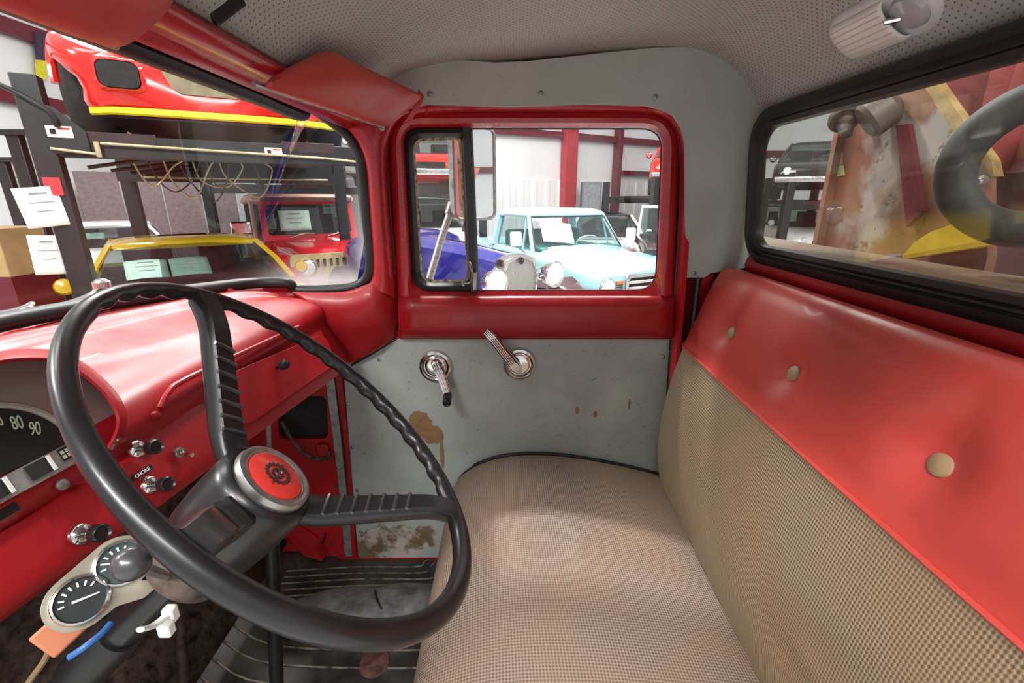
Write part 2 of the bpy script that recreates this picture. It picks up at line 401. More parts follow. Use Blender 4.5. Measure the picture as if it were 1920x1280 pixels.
# ---- door surround: header strip and rear pillar
outer = [(752, 205), (800, 190), (900, 188), (1000, 189), (1100, 188), (1205, 187), (1235, 190), (1258, 199), (1276, 215), (1288, 240), (1294, 280), (1296, 340), (1293, 440), (1286, 540), (1275, 670), (1265, 760)]
seam = [(757, 222), (802, 213), (900, 210), (1000, 210), (1100, 210), (1200, 212), (1228, 215), (1247, 222), (1262, 236), (1271, 258), (1276, 295), (1277, 345), (1273, 440), (1267, 535), (1260, 640), (1252, 760)]
rows = strip([[ay(u, v, 1.375) for u, v in outer], [ay(u, v, 1.352) for u, v in outer], [ay((u * .6 + s * .4), (v * .6 + q * .4), 1.350) for (u, v), (s, q) in zip(outer, seam)],
              [ay((u * .2 + s * .8), (v * .2 + q * .8), 1.362) for (u, v), (s, q) in zip(outer, seam)], [ay(u, v, 1.372) for u, v in seam], [ay(u, v, 1.43) for u, v in seam]], 60)
fr_ = MB().grid(rows).build('trim_4', M['red'], ang=30); struct(fr_, 'red painted door opening frame with chipped header strip', 'door frame')
b = MB()
for (u, v) in ((800, 201), (1213, 200)): b.box(ay(u, v, 1.349), (.004, .004, .034))
b.build('frame_joint', M['red'], fr_)
b = MB().prism([ay(u, v, 1.372) for u, v in ((1318, 518), (1340, 512), (1322, 560), (1300, 640), (1290, 640))], (0, .02, 0))
b.build('pillar_foot', M['red2'], fr_, smooth=False)
MB().tube([ay(1309, 522, 1.35), ay(1303, 575, 1.35), ay(1297, 620, 1.35)], .009, 8).build('rubber_buffer', M['black'], fr_)
# dark weatherstrip lying in the gap round the door
wp = [(650, 688), (700, 660), (732, 636), (744, 605), (742, 540), (737, 460), (731, 385), (726, 300), (732, 252), (757, 222), (802, 212), (900, 210), (1000, 209), (1100, 210), (1207, 213), (1245, 221), (1266, 245), (1275, 290), (1276, 345), (1272, 440), (1266, 535), (1259, 640), (1252, 740)]
MB().tube(smooth_path([ay(u, v, 1.385) for u, v in wp], 5), .0058, 8).build('weatherstrip', M['black'], fr_)
# ---- A pillar
L_ = [(610, 212), (640, 234), (668, 264), (685, 310), (693, 400), (699, 480), (698, 515), (690, 535)]
R_ = [(800, 208), (757, 221), (737, 245), (727, 290), (731, 385), (738, 480), (741, 520), (743, 560)]
rows = strip([[ay(u, v, 1.375) for u, v in L_], [ay(u, v, 1.335) for u, v in L_], [ay(u * .6 + s * .4, v * .6 + q * .4, 1.318) for (u, v), (s, q) in zip(L_, R_)],
              [ay(u * .25 + s * .75, v * .25 + q * .75, 1.335) for (u, v), (s, q) in zip(L_, R_)], [ay(u, v, 1.375) for u, v in R_], [ay(u, v, 1.43) for u, v in R_]], 40, 14)
pil = MB().grid(rows).build('trim_5', M['red'], ang=60); struct(pil, 'red windshield pillar between the windshield and the passenger door', 'pillar')
screw(716, 239, 1.322, pil, .007)
# ---- cowl end under the pillar, running into the dashboard
c0 = [(548, 548), (600, 549), (650, 547), (690, 533), (716, 520), (741, 518)]
c1 = [(578, 570), (620, 575), (660, 572), (700, 562), (722, 552), (742, 550)]
c2 = [(600, 600), (630, 608), (660, 606), (700, 600), (724, 596), (744, 595)]
c3 = [(612, 640), (632, 645), (660, 640), (700, 630), (722, 622), (741, 618)]
c4 = [(628, 684), (650, 684), (672, 672), (700, 658), (720, 645), (735, 632)]
yy = [(1.30, 1.31, 1.32, 1.325, 1.34, 1.375), (1.292, 1.295, 1.30, 1.305, 1.335, 1.375), (1.298, 1.30, 1.305, 1.315, 1.335, 1.375), (1.325, 1.33, 1.335, 1.34, 1.35, 1.378), (1.36, 1.365, 1.368, 1.37, 1.373, 1.38)]
rows = strip([[ay(u, v, q) for (u, v), q in zip(c, y)] for c, y in zip((c0, c1, c2, c3, c4), yy)], 22, 22)
rows.append([p + V((0, .05, -.002)) for p in rows[-1]])
cw = MB().grid(rows).build('trim_6', M['red2'], ang=60, solid=.004); struct(cw, 'red curved cowl corner between dashboard end and passenger door', 'cowl')
screw(713, 646, 1.37, cw, .004)

# ================================================================== PASSENGER DOOR
door = thing('door_1', 'red passenger door with grey board trim, vent window and chrome handles', 'door', ay(960, 1050, 1.40), kind='structure')
opening = [(757, 240, 32), (1243, 240, 42), (1230, 544, 40), (775, 546, 34)]
dout = [(726, 206, 75), (1277, 206, 75), (1261, 636, 6), (746, 636, 10)]
def dl(poly, Y, k=8): return [ay(u, v, Y) for u, v in round_poly(poly, 10, k)]
def lerp_poly(a, b_, t, r=None): return [(p[0] * (1 - t) + q[0] * t, p[1] * (1 - t) + q[1] * t, p[2] * (1 - t) + q[2] * t) for p, q in zip(a, b_)]
fl = [(768, 215, 48), (1262, 215, 58), (1248, 562, 40), (750, 566, 30)]
loops = [dl(dout, 1.43), dl(dout, 1.388), dl(lerp_poly(dout, opening, .16), 1.374), dl(lerp_poly(dout, opening, .45), 1.368), dl(lerp_poly(dout, opening, .72), 1.372), dl(lerp_poly(dout, opening, .9), 1.392), dl(opening, 1.405), dl(opening, 1.452)]
b = MB().ring(loops); b.build('door_frame', M['red'], door, ang=32)
# rolled belt under the window
xs = [(748, 1263), (749, 1263), (749, 1262), (750, 1262), (750, 1261), (750, 1261)]
vs_ = [556, 566, 578, 600, 622, 633]; ys_ = [1.372, 1.356, 1.346, 1.345, 1.352, 1.376]
rows = strip([[ay(a + (e - a) * k / 8, v, y) for k in range(9)] for (a, e), v, y in zip(xs, vs_, ys_)], 20, 18)
b = MB().grid(rows); b.build('belt_rail', M['red2'], door, ang=60, solid=.003)
# lower door shell (red edges) and trim board
sh = [(640, 700), (640, 690), (652, 682), (716, 648), (746, 632), (1264, 632), (1252, 760), (1235, 1052), (668, 1056), (660, 1050)]
MB().prism([ay(u, v, 1.402) for u, v in sh], (0, .03, 0)).build('door_shell', M['red2'], door, smooth=False)
tb = [(645, 704), (650, 691), (718, 653), (748, 634), (1257, 630), (1252, 700), (1228, 1040), (672, 1046)]
board = MB().prism([ay(u, v, 1.394) for u, v in round_poly(tb, 6, 3)], (0, .006, 0)).build('trim_board', M['board'], door, smooth=False)
for u, v in ((711, 674), (652, 757), (661, 838), (670, 919), (677, 997), (1243, 669)): screw(u, v, 1.393, board, .0055)
# sliding glass and division bar
MB().prism([ay(u, v, 1.43) for u, v in round_poly([(880, 236), (1250, 236, 40), (1238, 550, 40), (892, 550)], 4)], (0, .004, 0)).build('door_glass', glass('door_glass', dust=.012), door, smooth=False)
def bar(u0, v0, u1, v1, wd, Y, d):
    p, q = ay(u0, v0, Y), ay(u1, v1, Y); wx = V((wd / 2, 0, 0)); dy = V((0, d, 0))
    return MB().loft([[p - wx, p - wx * .5 - dy, p + wx * .5 - dy, p + wx, p + wx + dy, p - wx + dy], [q - wx, q - wx * .5 - dy, q + wx * .5 - dy, q + wx, q + wx + dy, q - wx + dy]])
bar(874, 236, 889, 550, .034, 1.41, .012).build('division_bar', M['gloss_black'], door)
MB().tube(dl(opening, 1.425), .0045, 8, closed=True).build('glass_channel', M['black'], door)
# vent window
vg_out = [(757, 241, 32), (882, 241, 8), (894, 546, 8), (775, 546, 34)]
vg_mid = [(764, 249, 30), (874, 249, 10), (887, 537, 12), (781, 537, 30)]
vg_in = [(773, 259, 26), (864, 257, 10), (879, 529, 12), (789, 530, 26)]
MB().ring([dl(vg_out, 1.43), dl(vg_out, 1.402), dl(vg_mid, 1.398), dl(vg_in, 1.412), dl(vg_in, 1.43)]).build('vent_gasket', M['black'], door, ang=50)
vs1 = [(778, 264, 24), (860, 262, 8), (876, 524, 10), (793, 525, 24)]
M['old_seal'] = pm('yellowed_seal', (.55, .50, .34), .7, var=.5, vs=60)
MB().ring([dl(vg_in, 1.416), dl(vs1, 1.419), dl(vs1, 1.424)]).build('glass_seal', M['old_seal'], door)
MB().prism(dl(vg_in, 1.421), (0, .004, 0)).build('vent_glass', glass('vent_glass', (.97, .98, .96), .02), door, smooth=False)
o = ay(884, 528, 1.396)
lt = MB().lathe([(.008, 0), (.008, .006), (.005, .008), (.005, .012), (.0005, .013)], ay(869, 532, 1.40), (0, -1, 0), 14).build('vent_latch', M['steel'], door)
p = ay(880, 490, 1.385); q = ay(888, 538, 1.39)
MB().tube(smooth_path([ay(871, 532, 1.392), ay(882, 530, 1.388), ay(886, 515, 1.383), ay(882, 496, 1.383), ay(880, 490, 1.385)], 4), [.005] * 4 + [.006] * 8 + [.007, .006, .005, .004, .003], 10, flat=(1, .6)).build('latch_lever', M['steel'], lt)
MB().box(ay(890, 527, 1.392), (.014, .012, .055)).build('latch_plate', M['steel'], door, bevel=.002)
# window crank and door handle
def rosette(name, u, v, parent, r=.054):
    o = ay(u, v, 1.392)
    e = MB().lathe([(r, 0), (r, .004), (r * .95, .010), (r * .82, .013), (r * .70, .009), (r * .66, .007), (r * .60, .010), (r * .5, .011), (r * .3, .012), (.0005, .013)], o, (0, -1, 0), 40).build(name, M['chrome'], parent)
    return e
e1 = rosette('window_crank', 817, 686, door)
pth = [ay(815, 676, 1.372), ay(821, 690, 1.352), ay(829, 710, 1.345), ay(838, 735, 1.338)]
def handle_arm(pth, w0, w1, th, nr, name, parent, rname):
    a = MB(); P = resample(pth, 14); secs = []
    for i, p in enumerate(P):
        t = (P[min(i + 1, 13)] - P[max(i - 1, 0)]).normalized(); s_ = t.cross(V((0, -1, 0))).normalized(); nn = s_.cross(t)
        if nn.y > 0: nn = -nn
        wd = w0 + (w1 - w0) * i / 13; wd *= .55 if i == 0 else (.85 if i == 1 else 1)
        secs.append([p + s_ * wd * x + nn * th * z for x, z in ((-1, -.5), (1, -.5), (1, .2), (.8, .5), (-.8, .5), (-1, .2))])
    a.loft(secs); arm = a.build(name, M['chrome'], parent, ang=30)
    for k in range(nr):
        x = -.72 + 1.44 * k / (nr - 1); rp = []
        for i in range(3 if nr > 4 else 2, 14):
            p = P[i]; t = (P[min(i + 1, 13)] - P[max(i - 1, 0)]).normalized(); s_ = t.cross(V((0, -1, 0))).normalized(); nn = s_.cross(t)
            if nn.y > 0: nn = -nn
            rp.append(p + s_ * (w0 + (w1 - w0) * i / 13) * x + nn * th * .55)
        MB().tube(rp, w0 / nr * .55, 5).build(rname, M['chrome'], arm)
    return arm
MB().lathe([(.017, 0), (.015, .018), (.012, .026)], ay(818, 680, 1.384), (0, -1, 0), 18).build('crank_boss', M['chrome'], e1)
handle_arm(pth, .016, .0125, .014, 4, 'crank_arm', e1, 'flute')
MB().lathe([(.010, -.022), (.0135, -.010), (.0145, .002), (.0132, .020), (.0142, .026), (.0122, .032), (.009, .033), (.006, .029), (.0005, .029)], ay(839, 744, 1.337), V((.05, -1, -.35)), 20).build('crank_knob', M['gloss_black'], e1)
e2 = rosette('door_handle', 974, 682, door)
MB().lathe([(.016, 0), (.015, .02), (.012, .030)], ay(966, 684, 1.385), (0, -1, 0), 18).build('handle_boss', M['chrome'], e2)
handle_arm([ay(975, 697, 1.362), ay(960, 680, 1.352), ay(944, 660, 1.347), ay(925, 635, 1.343), ay(911, 620, 1.345)], .0165, .0145, .014, 5, 'handle_lever', e2, 'flute')

# ---- mirror outside the door
mir = thing('side_mirror', 'rectangular chrome door mirror on a tubular arm outside the passenger window', 'mirror', ay(800, 560, 1.56))
mc = ay(890, 326, 1.68); mn = V((.68, -.73, 0)).normalized(); ma, mb_, _ = frame(mn)
mw, mh = .094, .155
def mloop(dw, off): return [mc + ma * x + mb_ * y + mn * off for x, y in rrect(-mw - dw, mw + dw, -mh - dw, mh + dw, .03 + dw, 6)]
MB().ring([mloop(-.012, -.03), mloop(0, -.022), mloop(.002, -.005), mloop(.001, .004), mloop(-.007, .006), mloop(-.011, .001)]).build('mirror_frame', pm('tarnished_chrome', (.40, .41, .41), .3, .9, var=.25, vs=40), mir)
tm = NT('mirror_glass'); prin(tm, (.93, .94, .95), .015, 1)
MB().prism(mloop(-.010, .0005), -mn * .003).build('mirror_glass', tm.m, mir, smooth=False)
MB().prism(mloop(-.013, -.029), -mn * .004).build('mirror_back', M['steel'], mir, smooth=False)
MB().tube([ay(852, 372, 1.66), ay(846, 392, 1.65), ay(826, 452, 1.60), ay(806, 520, 1.55), ay(800, 556, 1.52)], .0125, 12).build('arm', pm('pitted_tube', (.55, .55, .52), .45, .7, var=.25, vs=90), mir)
MB().tube([ay(849, 382, 1.655), ay(843, 402, 1.645)], .019, 14).build('collar', M['steel'], mir)
MB().lathe([(.03, 0), (.03, .012), (.018, .02)], ay(800, 556, 1.475), (0, 1, .2), 16).build('foot', M['steel'], mir)

# ================================================================== WINDSHIELD
ws = thing('window_1', 'curved wraparound windshield with black rubber gasket and dusty glass', 'windshield', (-.7, YC, -.25), kind='structure')
gr = [(560, 186), (600, 212), (640, 242), (663, 268), (677, 305), (687, 400), (694, 485), (689, 518), (668, 536), (630, 542), (560, 543)]
right = [ay(u, v, 1.342) for u, v in gr]
head = [V((-.460, y, .172)) for y in (-.05, .3, .6, .9, 1.1)]
botc = [V((-.66, 1.325, -.24)), V((-.74, 1.28, -.232)), V((-.785, 1.18, -.225)), V((-.805, 1.02, -.212)), V((-.815, .84, -.198)), V((-.82, .6, -.188)), V((-.815, .3, -.19)), V((-.79, .0, -.2))]
path = smooth_path(head + right + botc, 6)
MB().tube(path, .0155, 10, flat=(1, .8)).build('gasket', M['black'], ws)
tp = head[::-1][::-1] + [right[0], right[1], right[2]]
topc = [V((-.462, y, .175)) for y in (-.05, .2, .4, .6, .8, 1.0, 1.15)] + [right[0], right[1], right[2], right[3]]
botp = [botc[-1], botc[-2], botc[-3], botc[-4], botc[-5], botc[-6], botc[-7], botc[-8], right[-1], right[-2], right[-3]]
midp = [t_.lerp(b2, .5) + V((-.03, 0, .0)) for t_, b2 in zip(topc, botp)]
midp[-1] = right[5].copy(); midp[-2] = right[5] + V((-.03, 0, 0)); midp[-3] = right[5] + V((-.09, .0, 0))
rows = strip([topc, midp, botp], 40, 14)
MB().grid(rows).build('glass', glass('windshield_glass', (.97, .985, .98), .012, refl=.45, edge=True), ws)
# wipers and cowl outside
cwl = MB().grid([[V((x - .03, y, z)) for x, y, z in ((-.80, -.1, -.225), (-.83, .3, -.225), (-.83, .84, -.225), (-.79, 1.2, -.245), (-.74, 1.32, -.255), (-.62, 1.40, -.27))],
                 [V((-1.05, -.1, -.25)), V((-1.07, .3, -.25)), V((-1.07, .84, -.25)), V((-1.02, 1.2, -.28)), V((-.95, 1.4, -.33)), V((-.66, 1.48, -.40))],
                 [V((-2.2, -.1, -.40)), V((-2.3, .3, -.36)), V((-2.3, .84, -.36)), V((-2.2, 1.2, -.42)), V((-1.7, 1.45, -.60)), V((-.7, 1.52, -.75))]]).build('trim_7', M['red2'], solid=.005)
struct(cwl, 'red cowl and hood of the truck in front of the windshield', 'hood')
for k, (pts_, lab) in enumerate((([(-20, 590), (20, 583), (45, 576), (58, 570), (50, 580)], 'chrome wiper blade lying on the cowl at the far left'),
                                 ([(75, 582), (110, 572), (150, 560), (175, 548), (190, 528)], 'chrome wiper arm on the cowl behind the steering wheel rim'))):
    wi = thing('windshield_wiper', lab, 'wiper', ax(pts_[0][0], pts_[0][1], -.90), group='windshield wipers')
    P_ = [ax(u, v, -.90 + .012 * i) for i, (u, v) in enumerate(pts_)]
    MB().tube(smooth_path(P_, 4), .007, 8, flat=(1, .6)).build('arm', M['chrome'], wi)
    MB().tube([p + V((-.02, -.02, -.012)) for p in P_[:4]], .005, 6).build('blade', M['black'], wi)
    MB().lathe([(.016, 0), (.016, .012), (.008, .018)], P_[-1] + V((0, 0, -.012)), (0, 0, 1), 14).build('pivot', M['chrome'], wi)
# ================================================================== DASHBOARD
dash = thing('dashboard', 'red painted steel dashboard with instrument hood and glove box', 'dashboard', (-.55, YC, -.47))
NF = V((.165, 0, .06)).normalized(); DF = NF.dot(V((-.555, 0, -.30)))
UPF = V((-.06, 0, .165)).normalized()                      # up along the face
def af(u, v, off=0): return apl(u, v, NF, DF + off)
def xw(y):                                                  # rear edge of the windshield base at width y
    pts = [(-.05, -.78), (.3, -.80), (.6, -.805), (.84, -.80), (1.02, -.79), (1.2, -.765), (1.28, -.73), (1.32, -.67)]
    for (a, xa), (c, xc) in zip(pts, pts[1:]):
        if y <= c: return xa + (xc - xa) * max(0, (y - a) / (c - a))
    return pts[-1][1]
rows = []
for i in range(41):
    y = -.03 + 1.345 * i / 40
    x0 = xw(y); hz = .042 * max(0, min(1, (1.25 - y) / .6)); e = max(0, (y - 1.18) / .135); e = e * e
    pr = [(x0, -.262 + hz), (x0 + .01, -.246 + hz), (x0 + .03, -.248 + hz), (x0 + .042, -.262 + hz), (x0 * .6 - .60 * .4, -.262 + hz * .7), (-.64, -.264 + hz * .3), (-.60, -.272), (-.572, -.286), (-.556, -.302), (-.548, -.322),
          (-.553, -.338), (-.556, -.350), (-.548, -.36), (-.536, -.385), (-.515, -.43), (-.505, -.452), (-.505, -.464), (-.52, -.468), (-.60, -.462)]
    lw = .054 - .082 * (y - .35)
    rows.append([V((x - .364 * lw * min(1, max(0, (k - 11) / 3)), y, z - .02 * e * (1 if k < 8 else .0) + (lw * min(1, max(0, (k - 11) / 3))))) for k, (x, z) in enumerate(pr)])
R2 = [resample(r, 46) for r in rows]
MB().grid(R2).build('shell', M['red2'], dash, ang=60, solid=.003)
# windshield garnish lip on the right
MB().tube(smooth_path([ax(420, 545, -.775), ax(470, 542, -.765), ax(520, 542, -.73), ax(550, 544, -.69), ax(566, 548, -.66)], 6), .016, 10, flat=(1, .6)).build('garnish', M['red'], dash)
# glove box door with knob
gb = [af(310, 735, .006), af(395, 665, .006), af(480, 640, .006), af(585, 622, .006)]
gpts = [(430, 700), (600, 628), (612, 640), (628, 682), (470, 792), (437, 800)]
glv = MB().prism([af(u, v, .004) for u, v in round_poly(gpts, 14, 4)], NF * .005).build('glove_door', M['red2'], dash, smooth=False, bevel=.002)
kn = MB().lathe([(.004, 0), (.004, .010), (.0095, .012), (.0115, .02), (.0095, .028), (.004, .030), (.0005, .030)], af(519, 688, .009), NF + V((0, -.15, 0)), 20).build('glove_knob', M['gloss_black'], glv)
# ridge of the glove box recess
MB().tube(smooth_path([af(300, 765, .012), af(316, 735, .014), af(340, 715, .014), af(430, 672, .012), af(560, 612, .01)], 5), .0045, 8).build('recess_ridge', M['red2'], dash)
pt = af(293, 778, .008); MB().lathe([(.007, -.002), (.005, .004), (.0005, .006)], pt, NF, 12).build('recess_stop', M['red2'], dash)
# instrument hood: arch standing proud of the face
def arch(off, grow):
    px_ = [(-130, 800), (-100, 745), (-50, 700), (0, 682), (55, 676), (105, 680), (150, 703), (190, 738), (214, 775), (216, 800), (207, 824), (196, 842)]
    P_ = [af(u, v, off) for u, v in px_]; c = af(20, 830, off)
    return [c + (p - c) * grow for p in smooth_path(P_, 4)]
hood = MB().grid([arch(-.012, 1.16), arch(.012, 1.13), arch(.030, 1.10), arch(.040, 1.045), arch(.038, 1.01), arch(.02, .995), arch(-.02, .99)]).build('instrument_hood', M['red2'], dash, ang=70)
t = NT('silver_cluster'); prin(t, t.mix(t.noise(t.pos(), 6, 3), (.34, .32, .28), (.44, .42, .38)), .4, .35); M['cluster'] = t.m
cl = MB().prism(arch(-.003, 1.0) + [af(140, 868, -.003), af(0, 950, -.003), af(-120, 1010, -.003)], -NF * .01).build('cluster_plate', M['cluster'], dash, smooth=False)
# speedometer: domed black dial
sc_ = af(-42, 905, 0); sr = (af(105, 785, 0) - sc_).length
dpx = [(-140, 800), (-80, 768), (-20, 759), (40, 763), (85, 778), (118, 800), (140, 828), (0, 890), (-120, 950)]
sp = MB().prism([af(u, v, .004) for u, v in dpx], NF * .004).build('speedometer', pm('dial_black', (.010, .013, .012), .35, var=.2), dash, smooth=False)
MB().tube(smooth_path([af(u, v, .008) for u, v in dpx[:7]], 5), .0045, 8).build('dial_rim', M['cluster'], sp)
M['numeral'] = pm('pale_green_numeral', (.50, .60, .42), .6, var=.05)
for s_, u, v, rot in (('70', -8, 789, 4), ('80', 32, 793, -8), ('90', 66, 804, -16)):
    o = af(u, v, .0095); xd = (af(u + 20, v - 8, .0095) - o).normalized(); yd = NF.cross(xd); th = radians(rot - 4)
    x2 = xd * cos(th) + yd * sin(th); y2 = NF.cross(x2)
    text('numeral', s_, .023, o, x2, y2, M['numeral'], sp, sx=.50)
# satin strip with windows below the dial
s0 = [(-120, 965), (135, 836), (150, 868), (-120, 1012)]
stp = MB().prism([af(u, v, .003) for u, v in ((-120, 960), (0, 895), (142, 822), (152, 862), (0, 943), (-120, 1008))], NF * .005).build('control_strip', M['alu'], dash, smooth=False)
for (u, v, hw, hh) in ((74, 878, .0125, .009), (-10, 922, .0125, .009)):
    o = af(u, v, .0085); xd = (af(u + 30, v - 15.5, .0085) - o).normalized(); yd = NF.cross(xd)
    MB().box(o, (hw * 2, hh * 2, .002), (xd, yd, NF)).build('slot_window', M['dark'], stp)
    MB().box(o + xd * (hw * 1.0) + NF * .002, (.0035, hh * 2.1, .002), (xd, yd, NF)).build('slide_tab', M['white'], stp)
o = af(122, 850, .0085); xd = (af(152, 834, .0085) - o).normalized(); yd = NF.cross(xd)
ic = MB().box(o, (.012, .016, .0015), (xd, yd, NF)).build('fan_symbol_plate', M['dark'], stp)
for k in range(4):
    a = pi / 4 + k * pi / 2; MB().box(o + NF * .0012 + (xd * cos(a) + yd * sin(a)) * .0042, (.004, .0045, .0006), (xd, yd, NF)).build('fan_symbol', M['numeral'], ic)
# pull knobs
def pull_knob(u, v, ku, kv, tilt=(0, 0, 0)):
    o = af(u, v, .001); d = (apl(ku, kv, NF, DF + .034) - o).normalized()
    e = MB().lathe([(.0135, 0), (.0135, .003), (.0105, .007), (.0065, .009), (.0005, .009)], o, NF, 24).build('knob_bezel', M['chrome'], dash)
    MB().lathe([(.0045, .006), (.0045, .020), (.0085, .027), (.0105, .034), (.0105, .043), (.0088, .046), (.0065, .044), (.0005, .044)], o, d, 20).build('pull_knob', M['gloss_black'], e)
pull_knob(256, 842, 285, 838); pull_knob(280, 909, 308, 907); pull_knob(149, 1001, 182, 999)
o = af(334, 849, .001); tg = MB().lathe([(.009, 0), (.009, .003), (.0065, .004), (.006, .009), (.003, .010)], o, NF, 8).build('toggle_switch', M['steel'], dash)
MB().tube([o + NF * .008, apl(349, 851, NF, DF + .024), apl(361, 853, NF, DF + .034)], [.002, .0026, .0034], 8).build('toggle_lever', M['chrome'], tg)
sc2 = af(117, 908, .001); MB().lathe([(.0075, 0), (.007, .002), (.004, .004), (.0005, .004)], sc2, NF, 14).build('face_screw', M['screw'], dash)
for (u, v, txt) in ((266, 886, 'CHOKE'),):
    o = af(u, v, .0015); xd = (af(u + 20, v - 13, .0015) - o).normalized(); yd = NF.cross(xd)
    lp = MB().box(o, (.034, .0085, .002), (xd, yd, NF)).build('label_plate', M['gloss_black'], dash)
    text('lettering', txt, .0075, o + NF * .0012, xd, yd, M['white'], lp)
o = af(3, 962, .0015); xd = (af(23, 951, .0015) - o).normalized(); yd = NF.cross(xd)
MB().box(o, (.03, .012, .002), (xd, yd, NF)).build('label_plate', M['gloss_black'], dash)
p0 = af(148, 672, .02)
MB().tube([ax(146, 676, -.625), ax(186, 663, -.625)], .003, 6, flat=(1, .3)).build('paint_chip', M['white'], dash)

# ================================================================== FLOOR, FIREWALL, KICK PANEL
fw = MB().grid([[V((x, y, z)) for x, z in ((-.84, -.27), (-.98, -.45), (-1.02, -.80), (-1.0, -1.0), (-.93, -1.12), (-.86, -1.26))] for y in (-.1, .3, .7, 1.1, 1.43)])
fwo = fw.build('wall_front', M['grime'], solid=.01); struct(fwo, 'grimy dark firewall and toe board under the dashboard', 'firewall')
FZ = -1.31
flo = MB().box((-.05, .70, FZ - .012), (2.0, 1.5, .024)).build('floor', M['mat'], smooth=False); struct(flo, 'worn black ribbed rubber floor mat in the cab', 'floor mat')
rb = MB()
for k in range(9):                                          # long ribs turning the corner at the seat box
    y = 1.36 - .028 * k; xe = -.33 + .025 * k
    rb.tube(smooth_path([V((xe - .50 - .02 * k, y - .02, FZ + .001)), V((xe - .25, y, FZ + .001)), V((xe - .03, y, FZ + .001)), V((xe, y + .025, FZ + .001)), V((xe + .02, 1.40, FZ + .001))], 4), .003, 5)
for k in range(16):
    y = 1.09 - .055 * k
    rb.tube(smooth_path([V((-.92, y + .10, FZ + .002)), V((-.75, y + .02, FZ + .001)), V((-.5, y, FZ + .001)), V((-.2, y, FZ + .001))], 4), .003, 5)
o = rb.build('mat_ribs', M['rib'], flo); o['kind'] = 'stuff'
# scuffed raised pad on the mat
pad = MB().grid(strip([[az(u, v, FZ + .003 + h) for u, v, h in r] for r in (
    [(560, 1122, 0), (620, 1104, .0), (700, 1098, .0), (760, 1092, .0), (830, 1095, 0)], [(545, 1145, 0), (620, 1118, .02), (700, 1110, .025), (760, 1108, .03), (830, 1108, .03)],
    [(575, 1160, 0), (630, 1150, .02), (700, 1148, .03), (760, 1148, .03), (820, 1148, .03)], [(600, 1168, 0), (650, 1166, .0), (700, 1168, .0), (760, 1168, .0), (810, 1168, 0)])], 20, 14)).build('mat_bulge', pm('scuffed_rubber', (.17, .17, .175), .5, var=.3, vs=20), flo)
MB().tube([az(703, 1106, FZ + .036), az(706, 1122, FZ + .036), az(716, 1142, FZ + .034)], .004, 6).build('mat_tear', M['dark'], flo)
MB().lathe([(.045, 0), (.042, .006), (.02, .010), (.0005, .010)], az(703, 1243, FZ), (0, 0, 1), 20).build('floor_plug', pm('rusty_plug', (.10, .04, .03), .7, var=.4, vs=40), flo)
# kick panel
kp = [(380, 700), (600, 690), (640, 684), (652, 700), (668, 1052), (600, 1052), (520, 985), (430, 900)]
kick = MB().prism([ay(u, v, 1.415) for u, v in kp], (0, .02, 0), holes=[[ay(u, v, 1.415) for u, v in round_poly([(522, 742), (612, 742), (616, 822), (522, 824)], 14)]]).build('wall_left', M['cowl'], smooth=False)
struct(kick, 'scratched red kick panel ahead of the passenger door', 'kick panel')
MB().box(ay(570, 783, 1.436), (.24, .006, .2)).build('vent_back', M['dark'], kick)
MB().ring([[ay(u, v, q) for u, v in round_poly(pp, 14)] for pp, q in (([(527, 742), (612, 742), (616, 820), (526, 822)], 1.415), ([(527, 742), (612, 742), (616, 820), (526, 822)], 1.433))]).build('vent_box', M['dark'], kick)
als = MB().prism([ay(u, v, 1.397) for u, v in ((610, 710), (626, 708), (640, 830), (654, 960), (662, 1042), (647, 1044), (634, 900), (622, 800))], (0, .012, 0)).build('sill_strip', M['alu'], kick, smooth=False)
for u, v in ((617, 727), (634, 877), (650, 1010)): screw(u, v, 1.396, als, .004)
MB().prism([ay(u, v, 1.389) for u, v in ((628, 700), (640, 700), (656, 850), (668, 1046), (660, 1046), (648, 850))], (0, .02, 0)).build('jamb_flange', M['red2'], kick, smooth=False)
MB().tube(smooth_path([ay(528, 790, 1.40), ay(545, 820, 1.38), ay(570, 850, 1.375), ay(595, 860, 1.385), ay(614, 858, 1.395), ay(617, 845, 1.40)], 5), .0065, 8).build('cable', M['grime'], kick)
MB().box(ay(606, 843, 1.405), (.04, .016, .045)).build('cable_clip', M['cowl'], kick, bevel=.004)
MB().prism([ay(u, v, 1.36) for u, v in ((520, 985), (545, 1000), (592, 1030), (605, 1052), (570, 1042))], (0, .05, 0)).build('toe_bracket', M['cowl'], kick, smooth=False)
MB().tube([ay(565, 1003, 1.405), ay(590, 1022, 1.405), ay(604, 1020, 1.405), ay(610, 1000, 1.405)], .004, 6).build('drain_seam', M['dark'], kick)
MB().prism([ay(u, v, 1.398) for u, v in ((630, 1044), (870, 1044), (870, 1058), (660, 1058))], (0, .03, 0)).build('sill', M['red2'], kick, smooth=False)
MB().tube([ax(503, 760, -.68), ax(505, 850, -.68), ax(508, 900, -.68)], .006, 6).build('brace_wire', M['steel'], kick)

